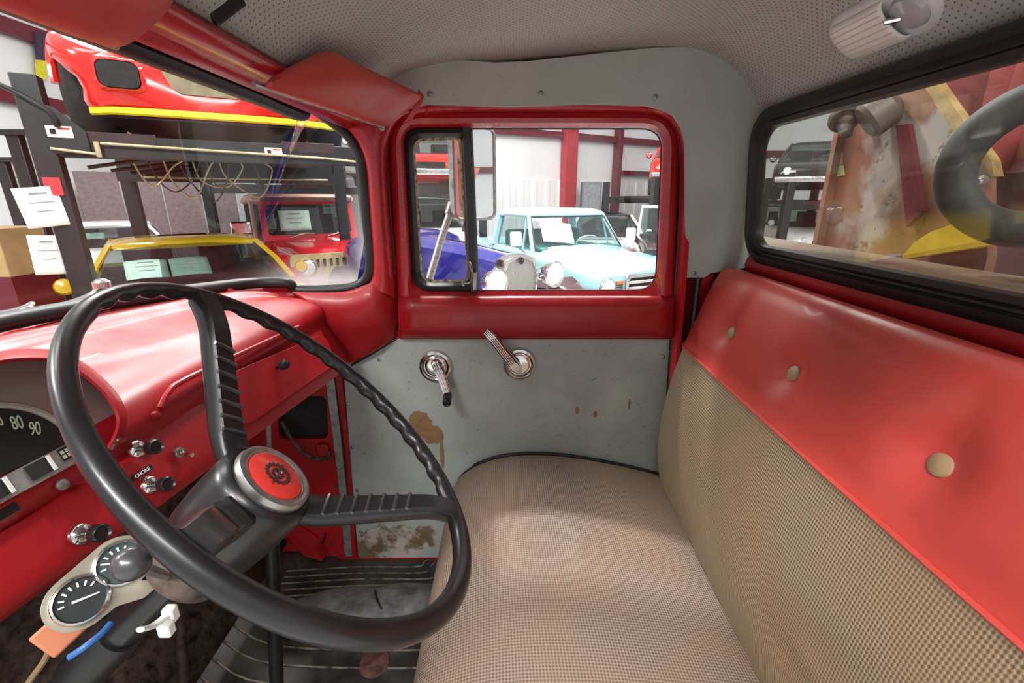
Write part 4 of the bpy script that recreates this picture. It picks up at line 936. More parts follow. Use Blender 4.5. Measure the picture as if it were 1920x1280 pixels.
def generic_car(name, label, cat, loc, rz, pnt, L=4.5, W=1.75, H=1.3, belt=.86, hood=.80, group=None, cab=(.30, .78), rim='chrome', roofm=None, lights=True, glassm='cglass', wr=.32):
    """three-box or fastback car; local x points forwards from the rear bumper at 0"""
    c = thing(name, label, cat, loc, rz, group)
    hw = W / 2; x0, x1 = L * cab[0] - .1, L * cab[1]
    st = [(0, .62, .45, belt - .12, .12), (.05, .9, .36, belt - .04, .14), (.35, 1, .26, belt + .0, .16), (x0 + .3, 1, .22, belt, .16), (x1 - .1, 1, .22, belt - .02, .16), (x1 + .3, 1, .22, hood + .03, .16), (L - .5, .99, .24, hood, .16), (L - .12, .95, .3, hood - .07, .14), (L, .82, .38, hood - .17, .12)]
    MB().loft([rsec(x, hw * f, a, b_, r) for x, f, a, b_, r in st]).build('body', pnt, c, local=True, ang=45)
    # greenhouse: roof, four pillars, glass, dark interior
    rb, rfr = L * cab[0] + .55, x1 - .72
    hr = hw * .70; tp = roofm or pnt
    def rr(z, g): return [V((x, y, z)) for x, y in rrect(rb - .12 + g, rfr + .12 - g, -hr + g, hr - g, .16, 5)]
    MB().loft([rr(H - .085, -.03), rr(H - .05, -.02), rr(H - .015, .08), rr(H + .01, .24), rr(H + .02, .45)]).build('roof', tp, c, local=True, ang=60)
    B = {k: V((x, y * hw * .90, belt - .02)) for k, x, y in (('fl', x1, 1), ('fr', x1, -1), ('rl', x0, 1), ('rr', x0, -1))}
    T = {k: V((x, y * hr * .97, H - .045)) for k, x, y in (('fl', rfr + .08, 1), ('fr', rfr + .08, -1), ('rl', rb - .08, 1), ('rr', rb - .08, -1))}
    for k in B: MB().tube([B[k], B[k].lerp(T[k], .5) + V((0, .02 * (1 if B[k].y > 0 else -1), .01)), T[k]], .032, 8, flat=(1, .7)).build('pillar', pnt, c, local=True)
    def pane(nm, a, b_, e, d, bulge):
        rows = []
        for i in range(5):
            f = i / 4; p = a.lerp(d, f); q = b_.lerp(e, f)
            rows.append([p.lerp(q, j / 8) + bulge * sin(pi * j / 8) * (1 - .4 * f) for j in range(9)])
        return MB().grid(rows).build(nm, M[glassm], c, local=True)
    ws_ = pane('windshield', B['fl'], B['fr'], T['fr'], T['fl'], V((.10, 0, 0)))
    pane('rear_glass', B['rl'], B['rr'], T['rr'], T['rl'], V((-.06, 0, 0)))
    pane('side_glass', B['rl'], B['fl'], T['fl'], T['rl'], V((0, .02, 0))); pane('side_glass', B['rr'], B['fr'], T['fr'], T['rr'], V((0, -.02, 0)))
    MB().box(((x0 + x1) / 2, 0, belt + .003), (x1 - x0 - .1, W * .84, .012)).build('dash_shelf', M['interior'], c, local=True)
    for y in (-.36, .36): MB().box((x1 - 1.25, y, belt + .14), (.12, .46, .32)).build('front_seat', M['interior'], c, local=True, bevel=.04)
    for y in (-1, 1):
        for x in (.78, L - .82): wheel(c, V((x, y * (hw - .10), wr)), wr, .2, y, rim)
    if lights:
        for y in (-1, 1):
            MB().lathe([(.09, 0), (.09, .02), (.07, .05), (.001, .06)], V((L - .05, y * hw * .68, hood - .20)), (1, 0, .15), 18).build('headlight', M['lens_glass'], c, local=True)
        MB().box((L - .02, 0, hood - .24), (.06, W * .5, .12)).build('grille', M['dark'], c, local=True)
        MB().box((L + .02, 0, .42), (.10, W * .94, .12)).build('bumper', M[rim] if rim in M else M['chrome'], c, local=True, bevel=.03)
        mp = B['fl'] + V((-.2, .14, .08)), B['fr'] + V((-.2, -.14, .08))
        for m_ in mp: MB().lathe([(.02, -.04), (.065, -.03), (.075, .02), (.06, .05), (.01, .06)], m_, (1, 0, .2), 14).build('door_mirror', pnt, c, local=True)
    return c
def sheet(name, label, M4, wd, ht, m='green_paper', lines=4, group='price sheets'):
    """a single sheet of paper with grey printed lines"""
    o = thing(name, label, 'paper sheet', M4.translation, 0, group)
    X, Y, N = [V(M4.col[i][:3]) for i in range(3)]; c = V(M4.translation)
    rows = [[c + X * wd * (i / 6 - .5) + Y * ht * (j / 6 - .5) + N * (.012 * sin(pi * i / 6)) for i in range(7)] for j in range(7)]
    MB().grid(rows).build('page', M[m], o, solid=.002)
    for k in range(lines):
        y = ht * (.34 - .22 * k); l_ = wd * (.55 if k % 2 else .38)
        MB().box(c + Y * y + N * .016, (l_, .008 if k else .014, .001), (X, Y, N)).build('printed_line', M['ink'], o)
    return o
def pose(P, n, up=(0, 0, 1)):
    a, b_, c = frame(n, up); return Matrix(((a.x, b_.x, c.x, P[0]), (a.y, b_.y, c.y, P[1]), (a.z, b_.z, c.z, P[2]), (0, 0, 0, 1)))

# ================================================================== FOUR-POST LIFT WITH THE RED SPORTS CAR
M['liftblk'] = pm('black_lift_steel', (.009, .011, .012), .4, var=.2, vs=8)
M['liftunder'] = pm('maroon_lift_underside', (.035, .010, .014), .5, var=.3, vs=5)
M['brass'] = pm('yellow_rod', (.55, .46, .28), .4, .4)
def sticker(P, n, wd, ht, parent, red=True):
    a, b_, c = frame(n); o = MB().box(P, (wd, ht, .004), (a, b_, c)).build('warning_sticker', M['white'], parent)
    if red: MB().box(P + a * wd * .2 + b_ * ht * .28 + c * .003, (wd * .45, ht * .16, .002), (a, b_, c)).build('red_band', M['redcol'], o)
    MB().box(P - a * wd * .25 + c * .003, (wd * .22, ht * .45, .002), (a, b_, c)).build('pictogram', M['dark'], o)
    return o
def lift(name, label, A, B, depth, deck, ph, loc_up=0, detail=False, group='vehicle lifts', pw=.15):
    A = V((*A, G)); B = V((*B, G)); d = (B - A).normalized(); n = V((-d.y, d.x, 0)); L = (B - A).length
    o = thing(name, label, 'vehicle lift', A, 0, group); Z = V((0, 0, 1)); AXL = (d, n, Z)
    for p in (A, B, A + n * depth, B + n * depth):
        MB().box(p + Z * ph / 2, (pw, pw, ph), AXL).build('post', M['liftblk'], o, bevel=.008)
        MB().box(p + Z * .01, (pw * 2.2, pw * 2.2, .02), AXL).build('base_plate', M['liftblk'], o)
    for p in (A, A + n * depth): MB().box(p + d * L / 2 + Z * (deck - .09), (L, .10, .17), AXL).build('cross_beam', M['liftblk'], o, bevel=.006)
    for x in (.19, .74):
        MB().box(A + d * L * x + n * depth * .5 + Z * (deck - .03), (.46, depth * 1.04, .09), AXL).build('runway', M['liftunder'], o, bevel=.006)
    return o, d, n, L
LA = (-3.55, 3.75); LB = (-1.35, 4.95)
l1, ld, ln_, LL = lift('vehicle_lift', 'black four-post lift carrying the red sports car, papers taped to its near post', LA, LB, 2.6, 2.17, 2.55)
LA3 = V((*LA, G)); Z = V((0, 0, 1)); nf = -ln_
def lp_(f, z, off=.06): return LA3 + ld * LL * f + nf * off + Z * z
MB().prism([lp_(.02, 2.10), lp_(.02, 2.36), lp_(.05, 2.34), lp_(.11, 2.18), lp_(.11, 2.02), lp_(.02, 2.02)], nf * .02).build('gusset', M['liftblk'], l1, smooth=False)
MB().tube(smooth_path([lp_(-.05, 2.46, .1), lp_(-.01, 2.40, .12), lp_(.04, 2.30, .11), lp_(.05, 2.2, .1)], 5), .018, 8).build('hose', M['gloss_black'], l1)
MB().tube([lp_(.02, 2.05, .1), lp_(.13, 2.02, .1)], .010, 8).build('release_rod', M['brass'], l1)
MB().tube([lp_(.13, 2.0, .1), lp_(.13, 2.11, .1)], .018, 8).build('release_arm', M['brass'], l1)
MB().tube([lp_(.14, 2.10, .1), lp_(.55, 2.07, .1), lp_(.80, 2.05, .1), lp_(.9, 2.03, .1), lp_(1.02, 2.05, .1)], .010, 8).build('release_rod', M['brass'], l1)
sticker(lp_(.05, 2.17, .085), nf, .15, .08, l1); sticker(lp_(.62, 2.09, .085), nf, .14, .07, l1)
MB().box(LA3 + Z * 1.78 + nf * .08, (.10, .02, .13), (ld, ln_, Z)).build('red_tape', pm('red_tape', (.65, .03, .04), .5), l1)
MB().box(LA3 + ln_ * 2.2 + ld * LL * .5 + Z * 1.94, (LL * 1.02, .10, .12), (ld, ln_, Z)).build('far_rail', M['liftblk'], l1)
MB().tube([LA3 + ln_ * 1.9 + ld * LL * f + Z * 1.92 for f in (.1, .9)], .012, 8).build('far_rod', M['brass'], l1)
for k in range(7):                                          # cables looping below the deck
    f0 = .16 + .045 * k; p = LA3 + ld * LL * f0 + ln_ * (.6 + .05 * k) + Z * 2.07
    MB().tube(smooth_path([p, p + ld * .05 - Z * (.18 + .03 * (k % 3)), p + ld * (.14 + .03 * k) - Z * (.27 + .05 * (k % 4)), p + ld * (.3 + .03 * k) - Z * (.2 if k % 2 else .1), p + ld * .42 - Z * .02], 5), .008, 6).build('cable', M['grime'] if k % 2 else M['brass'], l1)
for k in range(4):
    p = LA3 + ld * LL * (.06 + .02 * k) + ln_ * (.3 + .5 * k) + Z * 1.94
    MB().tube([p, p + ld * (.5 + .1 * k) + ln_ * .3 + Z * .12], .018, 6).build('strut', M['liftblk'], l1)
# papers taped to the near post
for (u, v, wd, ht, tl, lab) in ((82, 388, .265, .29, .10, 'white printed sheet taped upright to the near lift post'), (92, 478, .20, .30, -.05, 'curled white sheet hanging lower on the near lift post')):
    nn = V((.72, -.70, .02)).normalized(); P0 = ay(u, v, 3.62)
    sheet('paper_sheet', lab, pose(P0, nn) @ Matrix.Rotation(tl, 4, 'Z'), wd, ht, 'paper', 3, 'papers on the lift post')
# red sports car standing on the lift, nose towards us
car_l = thing('sports_car', 'bright red low-nosed sports car with yellow splitter lip up on the lift', 'car', LA3 + ld * 1.16 + nf * .10 + Z * 2.185, math.atan2(nf.y, nf.x))
# local x points out of the nose, y to the right as we look at it
def nose(x, hw, z0, zm, zt, cut):
    h = [(0, z0), (cut * .7, z0), (cut, z0 + .03), (cut + .01, zm - .10), (hw - .02, zm - .02), (hw, zm + .06), (hw - .04, zm + .15), (hw - .22, zt - .01), (hw * .5, zt + .01), (0, zt + .025)]
    pts = [V((x, y, z)) for y, z in h] + [V((x, -y, z)) for y, z in h[::-1][1:-1]]
    return resample(pts + [pts[0]], 61)[:-1]
secs = [nose(*a) for a in ((.0, .66, .16, .34, .46, .60), (-.06, .80, .13, .38, .52, .72), (-.22, .90, .12, .46, .60, .76), (-.5, .97, .12, .52, .68, .74), (-.9, .99, .14, .58, .76, .72), (-1.35, .97, .14, .58, .82, .72), (-1.7, .94, .14, .56, .90, .86), (-2.1, .92, .14, .56, 1.06, .86), (-2.7, .92, .14, .56, 1.10, .86), (-3.4, .98, .14, .58, .96, .74), (-4.0, .98, .16, .58, .84, .74), (-4.3, .88, .3, .55, .78, .7))]
cols_ = [resample([r[j] for r in secs], 44) for j in range(60)]
MB().loft([[cols_[j][i] for j in range(60)] for i in range(44)]).build('body', P_['hot'], car_l, local=True, ang=60)
for y in (-1, 1):
    wheel(car_l, V((-.92, y * .86, .33)), .33, .26, y, 'steel'); wheel(car_l, V((-3.45, y * .86, .33)), .33, .28, y, 'steel')
    arch_ = [V((-.92 + .42 * cos(a), y * .975, .33 + .42 * sin(a))) for a in [pi * (.02 + .96 * k / 16) for k in range(17)]]
    MB().tube(arch_, .03, 8).build('wheel_arch', P_['hot'], car_l, local=True)
    MB().loft([[V((.03 - x_, y * .52 + sy * q, .355 + sz * q2)) for sy, sz in rrect(-.12, .12, -.085, .085, .05, 4)] for q, q2, x_ in ((1.25, 1.3, .10), (1.15, 1.2, .02), (.98, 1.0, .0), (.9, .9, .08))]).build('brake_duct', P_['hot'], car_l, local=True)
    MB().prism([V((.036, y * .52 + sy, .355 + sz)) for sy, sz in rrect(-.11, .11, -.078, .078, .045, 4)], (-.03, 0, 0)).build('duct_mouth', M['dark'], car_l, local=True, smooth=False)
    MB().tube([V((-1.62, y * .86, .86)), V((-1.6, y * .98, .94))], .03, 8).build('mirror_stalk', P_['hot'], car_l, local=True)
    MB().lathe([(.02, -.11), (.075, -.08), (.095, 0), (.075, .07), (.02, .10)], V((-1.58, y * 1.10, .99)), (.15, 1, .05), 16).build('door_mirror', P_['hot'], car_l, local=True)
    MB().prism([V((-.20, y * .60, .52)), V((-.55, y * .84, .66)), V((-.62, y * .70, .69)), V((-.28, y * .50, .56))], (0, 0, .02)).build('headlight', M['lens_glass'], car_l, local=True, smooth=False)
MB().prism([V((.012, y, z)) for y, z in round_poly([(-.30, .44), (.42, .44), (.34, .27), (-.22, .27)], .06)], (-.05, 0, 0)).build('grille_mouth', pm('tan_grille_mouth', (.20, .165, .09), .35, coat=.3), car_l, local=True, smooth=False)
MB().loft([[V((x + dx, y, z)) for dx, z in ((0, .11), (.02, .12), (.02, .155), (0, .16))] for y, x in ((-.74, -.10), (-.6, .01), (-.3, .04), (.3, .04), (.6, .01), (.86, -.14))]).build('splitter_lip', pm('yellow_lip', (.80, .62, .02), .4), car_l, local=True)
MB().box((-2.1, 0, .13), (4.0, 1.40, .05)).build('undertray', M['liftunder'], car_l, local=True)
MB().prism([V((-1.38, -.66, .80)), V((-1.38, .66, .80)), V((-2.02, .50, 1.085)), V((-2.02, -.50, 1.085))], (.01, 0, .012)).build('windshield', M['cglass'], car_l, local=True, smooth=False)
car_l.matrix_basis = car_l.matrix_basis @ Matrix.Scale(1.14, 4)
# hanging banner on the wall behind the lift
bn = thing('wall_banner', 'dark purple and yellow banner hanging on the left hall wall', 'banner', ax(95, 170, -9.8))
MB().prism([ax(u, v, -9.8) for u, v in ((66, 60), (118, 70), (112, 118), (72, 112))], (-.05, 0, 0)).build('purple_field', pm('banner_purple', (.05, .025, .06), .7), bn, smooth=False)
MB().prism([ax(u, v, -9.8) for u, v in ((70, 112), (106, 114), (84, 150), (72, 148))], (-.05, 0, 0)).build('yellow_field', pm('banner_yellow', (.70, .62, .03), .7), bn, smooth=False)
# more lift posts further left
for k, (u, vt, Y, lab) in enumerate(((32, 250, 4.9, 'black lift post left of the taped papers'), (8, 300, 5.6, 'slim black lift post at the left edge of the windshield'))):
    b_ = ay(u, vt, Y); o = thing('lift_post', lab, 'lift post', (b_.x, b_.y, G), group='rear lift posts')
    MB().box((b_.x, b_.y, (G + b_.z) / 2), (.13, .13, b_.z - G)).build('column', M['liftblk'], o, bevel=.008)
    MB().tube([V((b_.x + .13, b_.y - .05, b_.z)), V((b_.x + .13, b_.y - .05, G + .4))], .012, 6).build('ladder_rod', M['steel'], o)
    MB().box((b_.x + .05, b_.y, b_.z), (.3, .2, .05)).build('cap', M['liftblk'], o)
    MB().box((b_.x, b_.y, G + .01), (.3, .3, .02)).build('base_plate', M['liftblk'], o)
pn_ = thing('wood_crate', 'tan plywood crate standing at the far left behind the lift posts', 'crate', ay(10, 520, 4.2))
q = ay(8, 470, 4.2); MB().box(q, (.42, .42, .42)).build('box', pm('plywood', (.48, .32, .15), .6, vs=4), pn_, bevel=.01)
MB().box((q.x, q.y, (q.z - .21 + G) / 2), (.42, .42, q.z - .21 - G)).build('stand', M['maroon'] if 'maroon' in M else M['burg'], pn_)
# ================================================================== VEHICLES
def heading(dx, dy): return math.atan2(dy, dx)
def at_ground(p): return V((p.x, p.y, G))
# ---- yellow coupe under the lift, nose towards us
hd = heading(.62, -.78)
def car_at(front, hdg, L): return V((front[0] - cos(hdg) * L, front[1] - sin(hdg) * L, G))
yc = generic_car('coupe', 'yellow coupe with pale green price sheets parked under the black lift', 'car', car_at((-2.38, 3.60), hd, 4.2), hd, P_['yellow'], 4.2, 1.95, 1.27, .86, .82, cab=(.22, .70))
hd = heading(.6, -.8)
wc = generic_car('sedan', 'white sedan with dark glass parked behind the yellow coupe', 'car', car_at((-6.2, 6.9), hd, 4.6), hd, P_['white'], 4.6, 1.85, 1.26, .90, .86, cab=(.24, .72))
def screen_sheet(car, label, L, cabf, W, H, belt, y, wd, ht, up=.45, m='green_paper', grp='pale green price sheets'):
    x1 = L * cabf; hw = W / 2; B0 = V((x1 + .06, y, belt)); T0 = V((x1 - .72 + .08 + .02, y, H - .05)); p = B0.lerp(T0, up) + V((-.03, 0, 0)); dv = (T0 - B0).normalized()
    n = V((dv.z, 0, -dv.x)); Mx = WM[car.name]; R3 = Mx.to_3x3()
    return sheet('paper_sheet', label, pose(Mx @ p, R3 @ n), wd, ht, m, 3, grp)
screen_sheet(yc, 'pale green sheet behind the yellow coupe windshield, nearest its mirror', 4.2, .70, 1.95, 1.30, .86, -.40, .34, .30, .40)
screen_sheet(yc, 'pale green sheet in the yellow coupe, right one of its pair', 4.2, .70, 1.95, 1.30, .86, -.04, .34, .30, .40)
screen_sheet(wc, 'pale green sheet behind the white sedan windshield, left one of its pair', 4.6, .72, 1.85, 1.26, .90, -.42, .27, .22, .5)
screen_sheet(wc, 'pale green sheet behind the white sedan windshield, right one of its pair', 4.6, .72, 1.85, 1.26, .90, -.13, .27, .22, .5)
# ---- red jeep
hd = heading(.58, -.81); jp = thing('jeep', 'red open-front jeep with pinkish hardtop and chrome mirror behind the yellow coupe', 'jeep', (-3.22, 7.45, G), hd)
# local origin below the windshield, x forward
J = P_['jeep']; M['hardtop'] = pm('faded_pink_hardtop', (.62, .33, .27), .5, var=.06)
MB().loft([rsec(x, w_, a, b_, r) for x, w_, a, b_, r in ((-2.0, .72, .5, 1.08, .05), (.0, .74, .5, 1.08, .05), (.12, .72, .5, 1.06, .06))]).build('tub', J, jp, local=True)
MB().loft([rsec(x, w_, a, b_, r, 5) for x, w_, a, b_, r in ((.10, .62, .6, 1.10, .16), (.3, .60, .6, 1.10, .17), (.9, .52, .6, 1.06, .17), (1.25, .48, .6, 1.02, .17), (1.34, .46, .62, .99, .15))]).build('hood', J, jp, local=True, ang=50)
gro = MB().loft([rsec(x, .60, .48, .98, .08) for x in (1.33, 1.40)]).build('grille', pm('tan_grille', (.50, .38, .20), .5), jp, local=True)
for k in range(9): MB().box((1.405, -.34 + .085 * k, .86), (.012, .035, .10)).build('grille_slot', M['dark'], jp, local=True)
for y in (-1, 1):
    sec = [[V((x, y * yy_, z)) for yy_, z in ((.50, zt - .06), (.82, zt - .09), (.84, zt - .06), (.80, zt), (.50, zt + .02))] for x, zt in ((.15, .62), (.35, .88), (.55, .93), (1.1, .90), (1.4, .82), (1.5, .66))]
    MB().loft(sec).build('fender', J, jp, local=True, ang=45)
    wheel(jp, V((.92, y * .68, .36)), .36, .22, y, 'chrome'); wheel(jp, V((-1.3, y * .68, .36)), .36, .22, y, 'chrome')
    hl = MB().lathe([(.115, -.05), (.12, .0), (.115, .02), (.10, .03)], V((1.42, y * .40, .80)), (1, 0, 0), 24).build('headlight', M['chrome'], jp, local=True)
    MB().lathe([(.10, .025), (.08, .045), (.001, .055)], V((1.42, y * .40, .80)) - hl.matrix_basis.translation, (1, 0, 0), 20).build('lens', M['lens_glass'], hl, local=True)
    MB().lathe([(.045, 0), (.04, .03), (.001, .04)], V((1.42, y * .66, .80)), (1, 0, 0), 14).build('turn_signal', M['amber'], jp, local=True)
    mm_ = MB().tube([V((.18, y * .72, 1.05)), V((.22, y * .86, 1.13)), V((.22, y * .93, 1.22))], .014, 8).build('mirror_arm', M['chrome'], jp, local=True)
    MB().box(V((.22, y * .97, 1.28)) - mm_.matrix_basis.translation, (.05, .26, .19)).build('mirror_head', M['chrome'], mm_, local=True, bevel=.03)
    MB().box((-.12, y * .742, 1.0), (.10, .012, .06)).build('door_catch', M['chrome'], jp, local=True)
MB().box((1.5, 0, .48), (.10, 1.5, .13)).build('bumper', J, jp, local=True, bevel=.02)
wl = [[V((x - .10 * (z - 1.08) / .55, y, z)) for y, z in round_poly([(-s1, za), (s1, za), (s1 * .97, zb_), (-s1 * .97, zb_)], r_)] for x, s1, za, zb_, r_ in ((.10, .70, 1.07, 1.66, .05), (.15, .70, 1.07, 1.66, .05), (.15, .62, 1.15, 1.60, .07), (.10, .62, 1.15, 1.60, .07))]
MB().grid(wl, cu=True, cv=True).build('windshield_frame', J, jp, local=True, ang=40)
MB().prism([V((.115 - .10 * (z - 1.08) / .55, y, z)) for y, z in round_poly([(-.625, 1.145), (.625, 1.145), (.60, 1.605), (-.60, 1.605)], .07)], (.006, 0, 0)).build('windshield', M['cglass'], jp, local=True, smooth=False)
MB().loft([rsec(x, w_, a, b_, .05) for x, w_, a, b_ in ((-2.0, .70, 1.58, 1.68), (-1.2, .73, 1.62, 1.745), (-.2, .73, 1.63, 1.75), (.10, .70, 1.64, 1.72), (.14, .66, 1.65, 1.69))]).build('hardtop', M['hardtop'], jp, local=True, ang=50)
for y in (-1, 1): MB().box((-.62, y * .70, 1.35), (.14, .05, .6)).build('top_pillar', M['hardtop'], jp, local=True, bevel=.01)
MB().box((-2.0, 0, 1.35), (.04, 1.3, .56)).build('rear_panel', M['interior'], jp, local=True)
for y in (-.34, .34): MB().box((-.55, y, 1.18), (.14, .42, .5)).build('seat', M['interior'], jp, local=True, bevel=.04)
for y in (-.33, .22): MB().tube([V((.16, y, 1.12)), V((.15, y + .22, 1.17)), V((.145, y + .36, 1.16))], .010, 6).build('wiper', M['chrome'], jp, local=True)
R3 = WM[jp.name].to_3x3(); sheet('paper_sheet', 'pale green sheet taped inside the red jeep windshield', pose(WM[jp.name] @ V((.10, -.22, 1.36)), R3 @ V((1, 0, .15))), .44, .30, 'green_paper', 3, 'pale green price sheets')
# ---- navy roadster with chrome radiator
hd = heading(.66, -.75); fr_pt = ay(972, 510, 4.55)
RS = 1.17
rd = thing('roadster', 'dark blue vintage roadster with chrome mesh radiator and round headlights', 'car', at_ground(fr_pt), hd)
NV = P_['navy']
def hrow(x, w_, zb, zt): return [V((x, y * w_, z)) for y, z in ((-1, zb), (-1.0, zt - .16), (-.86, zt - .05), (-.45, zt - .005), (0, zt + .012), (.45, zt - .005), (.86, zt - .05), (1.0, zt - .16), (1, zb))]
MB().loft([hrow(-.08, .20, .45, .98), hrow(-.5, .24, .45, 1.01), hrow(-1.1, .33, .45, 1.04), hrow(-1.45, .44, .45, 1.07)]).build('hood', NV, rd, local=True, ang=40)
MB().loft([hrow(-1.45, .46, .42, 1.09), hrow(-1.7, .52, .42, 1.12), hrow(-2.1, .60, .42, 1.08), hrow(-2.5, .52, .42, 1.0), hrow(-2.75, .35, .5, .85)]).build('body', NV, rd, local=True, ang=40)
rshape = [(-.195, .42), (.195, .42), (.205, .86), (.16, .955), (.06, .992), (0, 1.0), (-.06, .992), (-.16, .955), (-.205, .86)]
def rsh(x, k, dz=0): return [V((x, y * k, .70 + (z - .70) * k + dz)) for y, z in rshape]
MB().grid([rsh(-.10, 1), rsh(.0, 1.02), rsh(.03, .99), rsh(.03, .88), rsh(.0, .87)], cu=True).build('radiator_shell', M['chrome'], rd, local=True, ang=40)
tm = NT('radiator_mesh'); sx_ = tm.n('ShaderNodeSeparateXYZ'); tm.l(tm.coord('Object'), sx_.inputs[0])
hh_ = tm.math('MULTIPLY', tm.math('SINE', tm.math('MULTIPLY', sx_.outputs[1], 360)), tm.math('SINE', tm.math('MULTIPLY', sx_.outputs[2], 360)))
prin(tm, tm.mix(tm.ramp(hh_, -.3, .5), (.18, .17, .16), (.72, .70, .66)), .35, .6); tm.bump(hh_, .5, .004)
MB().prism(rsh(.012, .89), (-.02, 0, 0)).build('radiator_mesh', tm.m, rd, local=True, smooth=False)
MB().lathe([(.03, 0), (.03, .006), (.02, .01)], V((.034, 0, .945)), (1, 0, 0), 16).build('badge', M['dark'], rd, local=True)
for y in (-1, 1):
    h_ = MB().lathe([(.02, -.16), (.07, -.12), (.105, -.05), (.118, 0), (.122, .012), (.112, .022)], V((.10, y * .335, .80)), (1, 0, 0), 28).build('headlight', M['chrome'], rd, local=True)
    MB().lathe([(.112, .016), (.09, .035), (.05, .045), (.001, .05)], V((.10, y * .335, .80)) - h_.matrix_basis.translation, (1, 0, 0), 24).build('lens', M['lens_glass'], h_, local=True)
    MB().tube([V((-.05, y * .20, .78)), V((.0, y * .33, .74))], .014, 8).build('lamp_stay', M['chrome'], rd, local=True)
    fs = [[V((x, y * (yy_), z)) for yy_, z in ((.34, zt - .07), (.78, zt - .12), (.80, zt - .08), (.70, zt), (.40, zt + .015))] for x, zt in ((.28, .40), (.20, .62), (.0, .73), (-.4, .72), (-.8, .58), (-1.2, .44))]
    MB().loft(fs).build('fender', pm('brown_fender', (.07, .03, .035), .3, coat=.5) if y > 0 else NV, rd, local=True, ang=50)
    wheel(rd, V((-.15, y * .58, .34)), .34, .14, y, 'steel'); wheel(rd, V((-2.2, y * .66, .36)), .36, .16, y, 'steel')
    MB().lathe([(.01, -.08), (.05, -.05), (.065, 0), (.05, .015), (.001, .02)], V((-1.35, y * .56, 1.05)), (1, 0, 0), 18).build('cowl_lamp', M['chrome'], rd, local=True)
MB().tube([V((.14, -.55, .60)), V((.17, 0, .60)), V((.14, .55, .60))], .02, 8).build('lamp_bar', M['chrome'], rd, local=True)
for y in (-.10, .10): MB().box((.19, y, .62), (.02, .025, .07)).build('bar_clip', M['chrome'], rd, local=True)
MB().tube(smooth_path([V((-1.5, -.5, 1.08)), V((-1.55, -.5, 1.40)), V((-1.55, .5, 1.40)), V((-1.5, .5, 1.08))], 6), .014, 8).build('windscreen_frame', M['black'], rd, local=True)
MB().tube([V((-.10, 0, .995)), V((-1.45, 0, 1.075))], .008, 6).build('hood_hinge', M['chrome'], rd, local=True)
rd.matrix_basis = rd.matrix_basis @ Matrix.Scale(RS, 4)
# ---- pale blue pickup
hd = heading(.43, -.90); pk = thing('pickup_truck', 'pale blue vintage pickup with chrome slat grille and sheet in the windshield', 'pickup', at_ground(ay(1228, 520, 5.45)), hd)
S = P_['sky']; W2 = .86
MB().loft([rsec(x, w_, a, b_, r, 5) for x, w_, a, b_, r in ((-1.7, W2, .42, .955, .10), (-.9, W2, .42, .935, .10), (-.3, W2 * .99, .42, .90, .10), (-.08, W2 * .97, .42, .87, .10), (.0, W2 * .94, .44, .84, .08))]).build('front_body', S, pk, local=True, ang=50)
MB().loft([[V((x, y * w_, z)) for y, z in ((-1, zb), (-.97, zt - .035), (-.8, zt - .01), (0, zt + .02), (.8, zt - .01), (.97, zt - .035), (1, zb))] for x, w_, zb, zt in ((-1.62, .70, .93, 1.01), (-1.0, .66, .90, .985), (-.4, .58, .86, .945), (-.05, .50, .82, .90), (.0, .47, .80, .87))]).build('hood', S, pk, local=True, ang=40)
for y in (-1, 1): MB().tube([V((-1.5, y * .73, .925)), V((-.8, y * .70, .905)), V((-.1, y * .56, .862))], .011, 6).build('hood_gap', M['dark'], pk, local=True)
gf_ = MB().grid([[V((x, y, z)) for y, z in rrect(-h, h, a, b_, .05, 4)] for x, h, a, b_ in ((.0, .46, .40, .85), (.035, .455, .405, .845), (.04, .42, .43, .81), (.0, .415, .435, .805))], cu=True).build('grille_surround', M['chrome'], pk, local=True, ang=40)
MB().box((.003, 0, .62), (.01, .84, .40)).build('grille_back', M['dark'], pk, local=True)
for k in range(5): MB().box((.028, 0, .47 + .072 * k), (.03, .83, .032)).build('grille_slat', M['chrome'], pk, local=True, bevel=.006)
for y in (-1, 1):
    h_ = MB().lathe([(.105, -.03), (.11, 0), (.105, .02), (.095, .028)], V((.0, y * .70, .72)), (1, 0, 0), 24).build('headlight', M['chrome'], pk, local=True)
    MB().lathe([(.095, .022), (.07, .04), (.001, .05)], V((.0, y * .70, .72)) - h_.matrix_basis.translation, (1, 0, 0), 20).build('lens', M['lens_glass'], h_, local=True)
    t_ = MB().box((.005, y * .535, .72), (.03, .09, .12)).build('side_vent', M['steel'], pk, local=True)
    for k in range(3): MB().box(V((.022, y * .535, .69 + .022 * k)) - t_.matrix_basis.translation, (.01, .085, .008)).build('louvre', M['dark'], t_, local=True)
    MB().box(V((.022, y * .535, .765)) - t_.matrix_basis.translation, (.014, .085, .032)).build('turn_lens', M['amber'], t_, local=True)
    MB().prism([V((-.75 + .40 * cos(a), y * (W2 + .002), .36 + .40 * sin(a))) for a in [pi * k / 16 for k in range(17)]], (0, y * .01, 0)).build('wheel_opening', M['dark'], pk, local=True, smooth=False)
    wheel(pk, V((-.75, y * .76, .34)), .34, .2, y, 'chrome'); wheel(pk, V((-3.75, y * .76, .34)), .34, .2, y, 'chrome')
MB().box((.12, 0, .42), (.10, 1.7, .14)).build('bumper', M['chrome'], pk, local=True, bevel=.03)
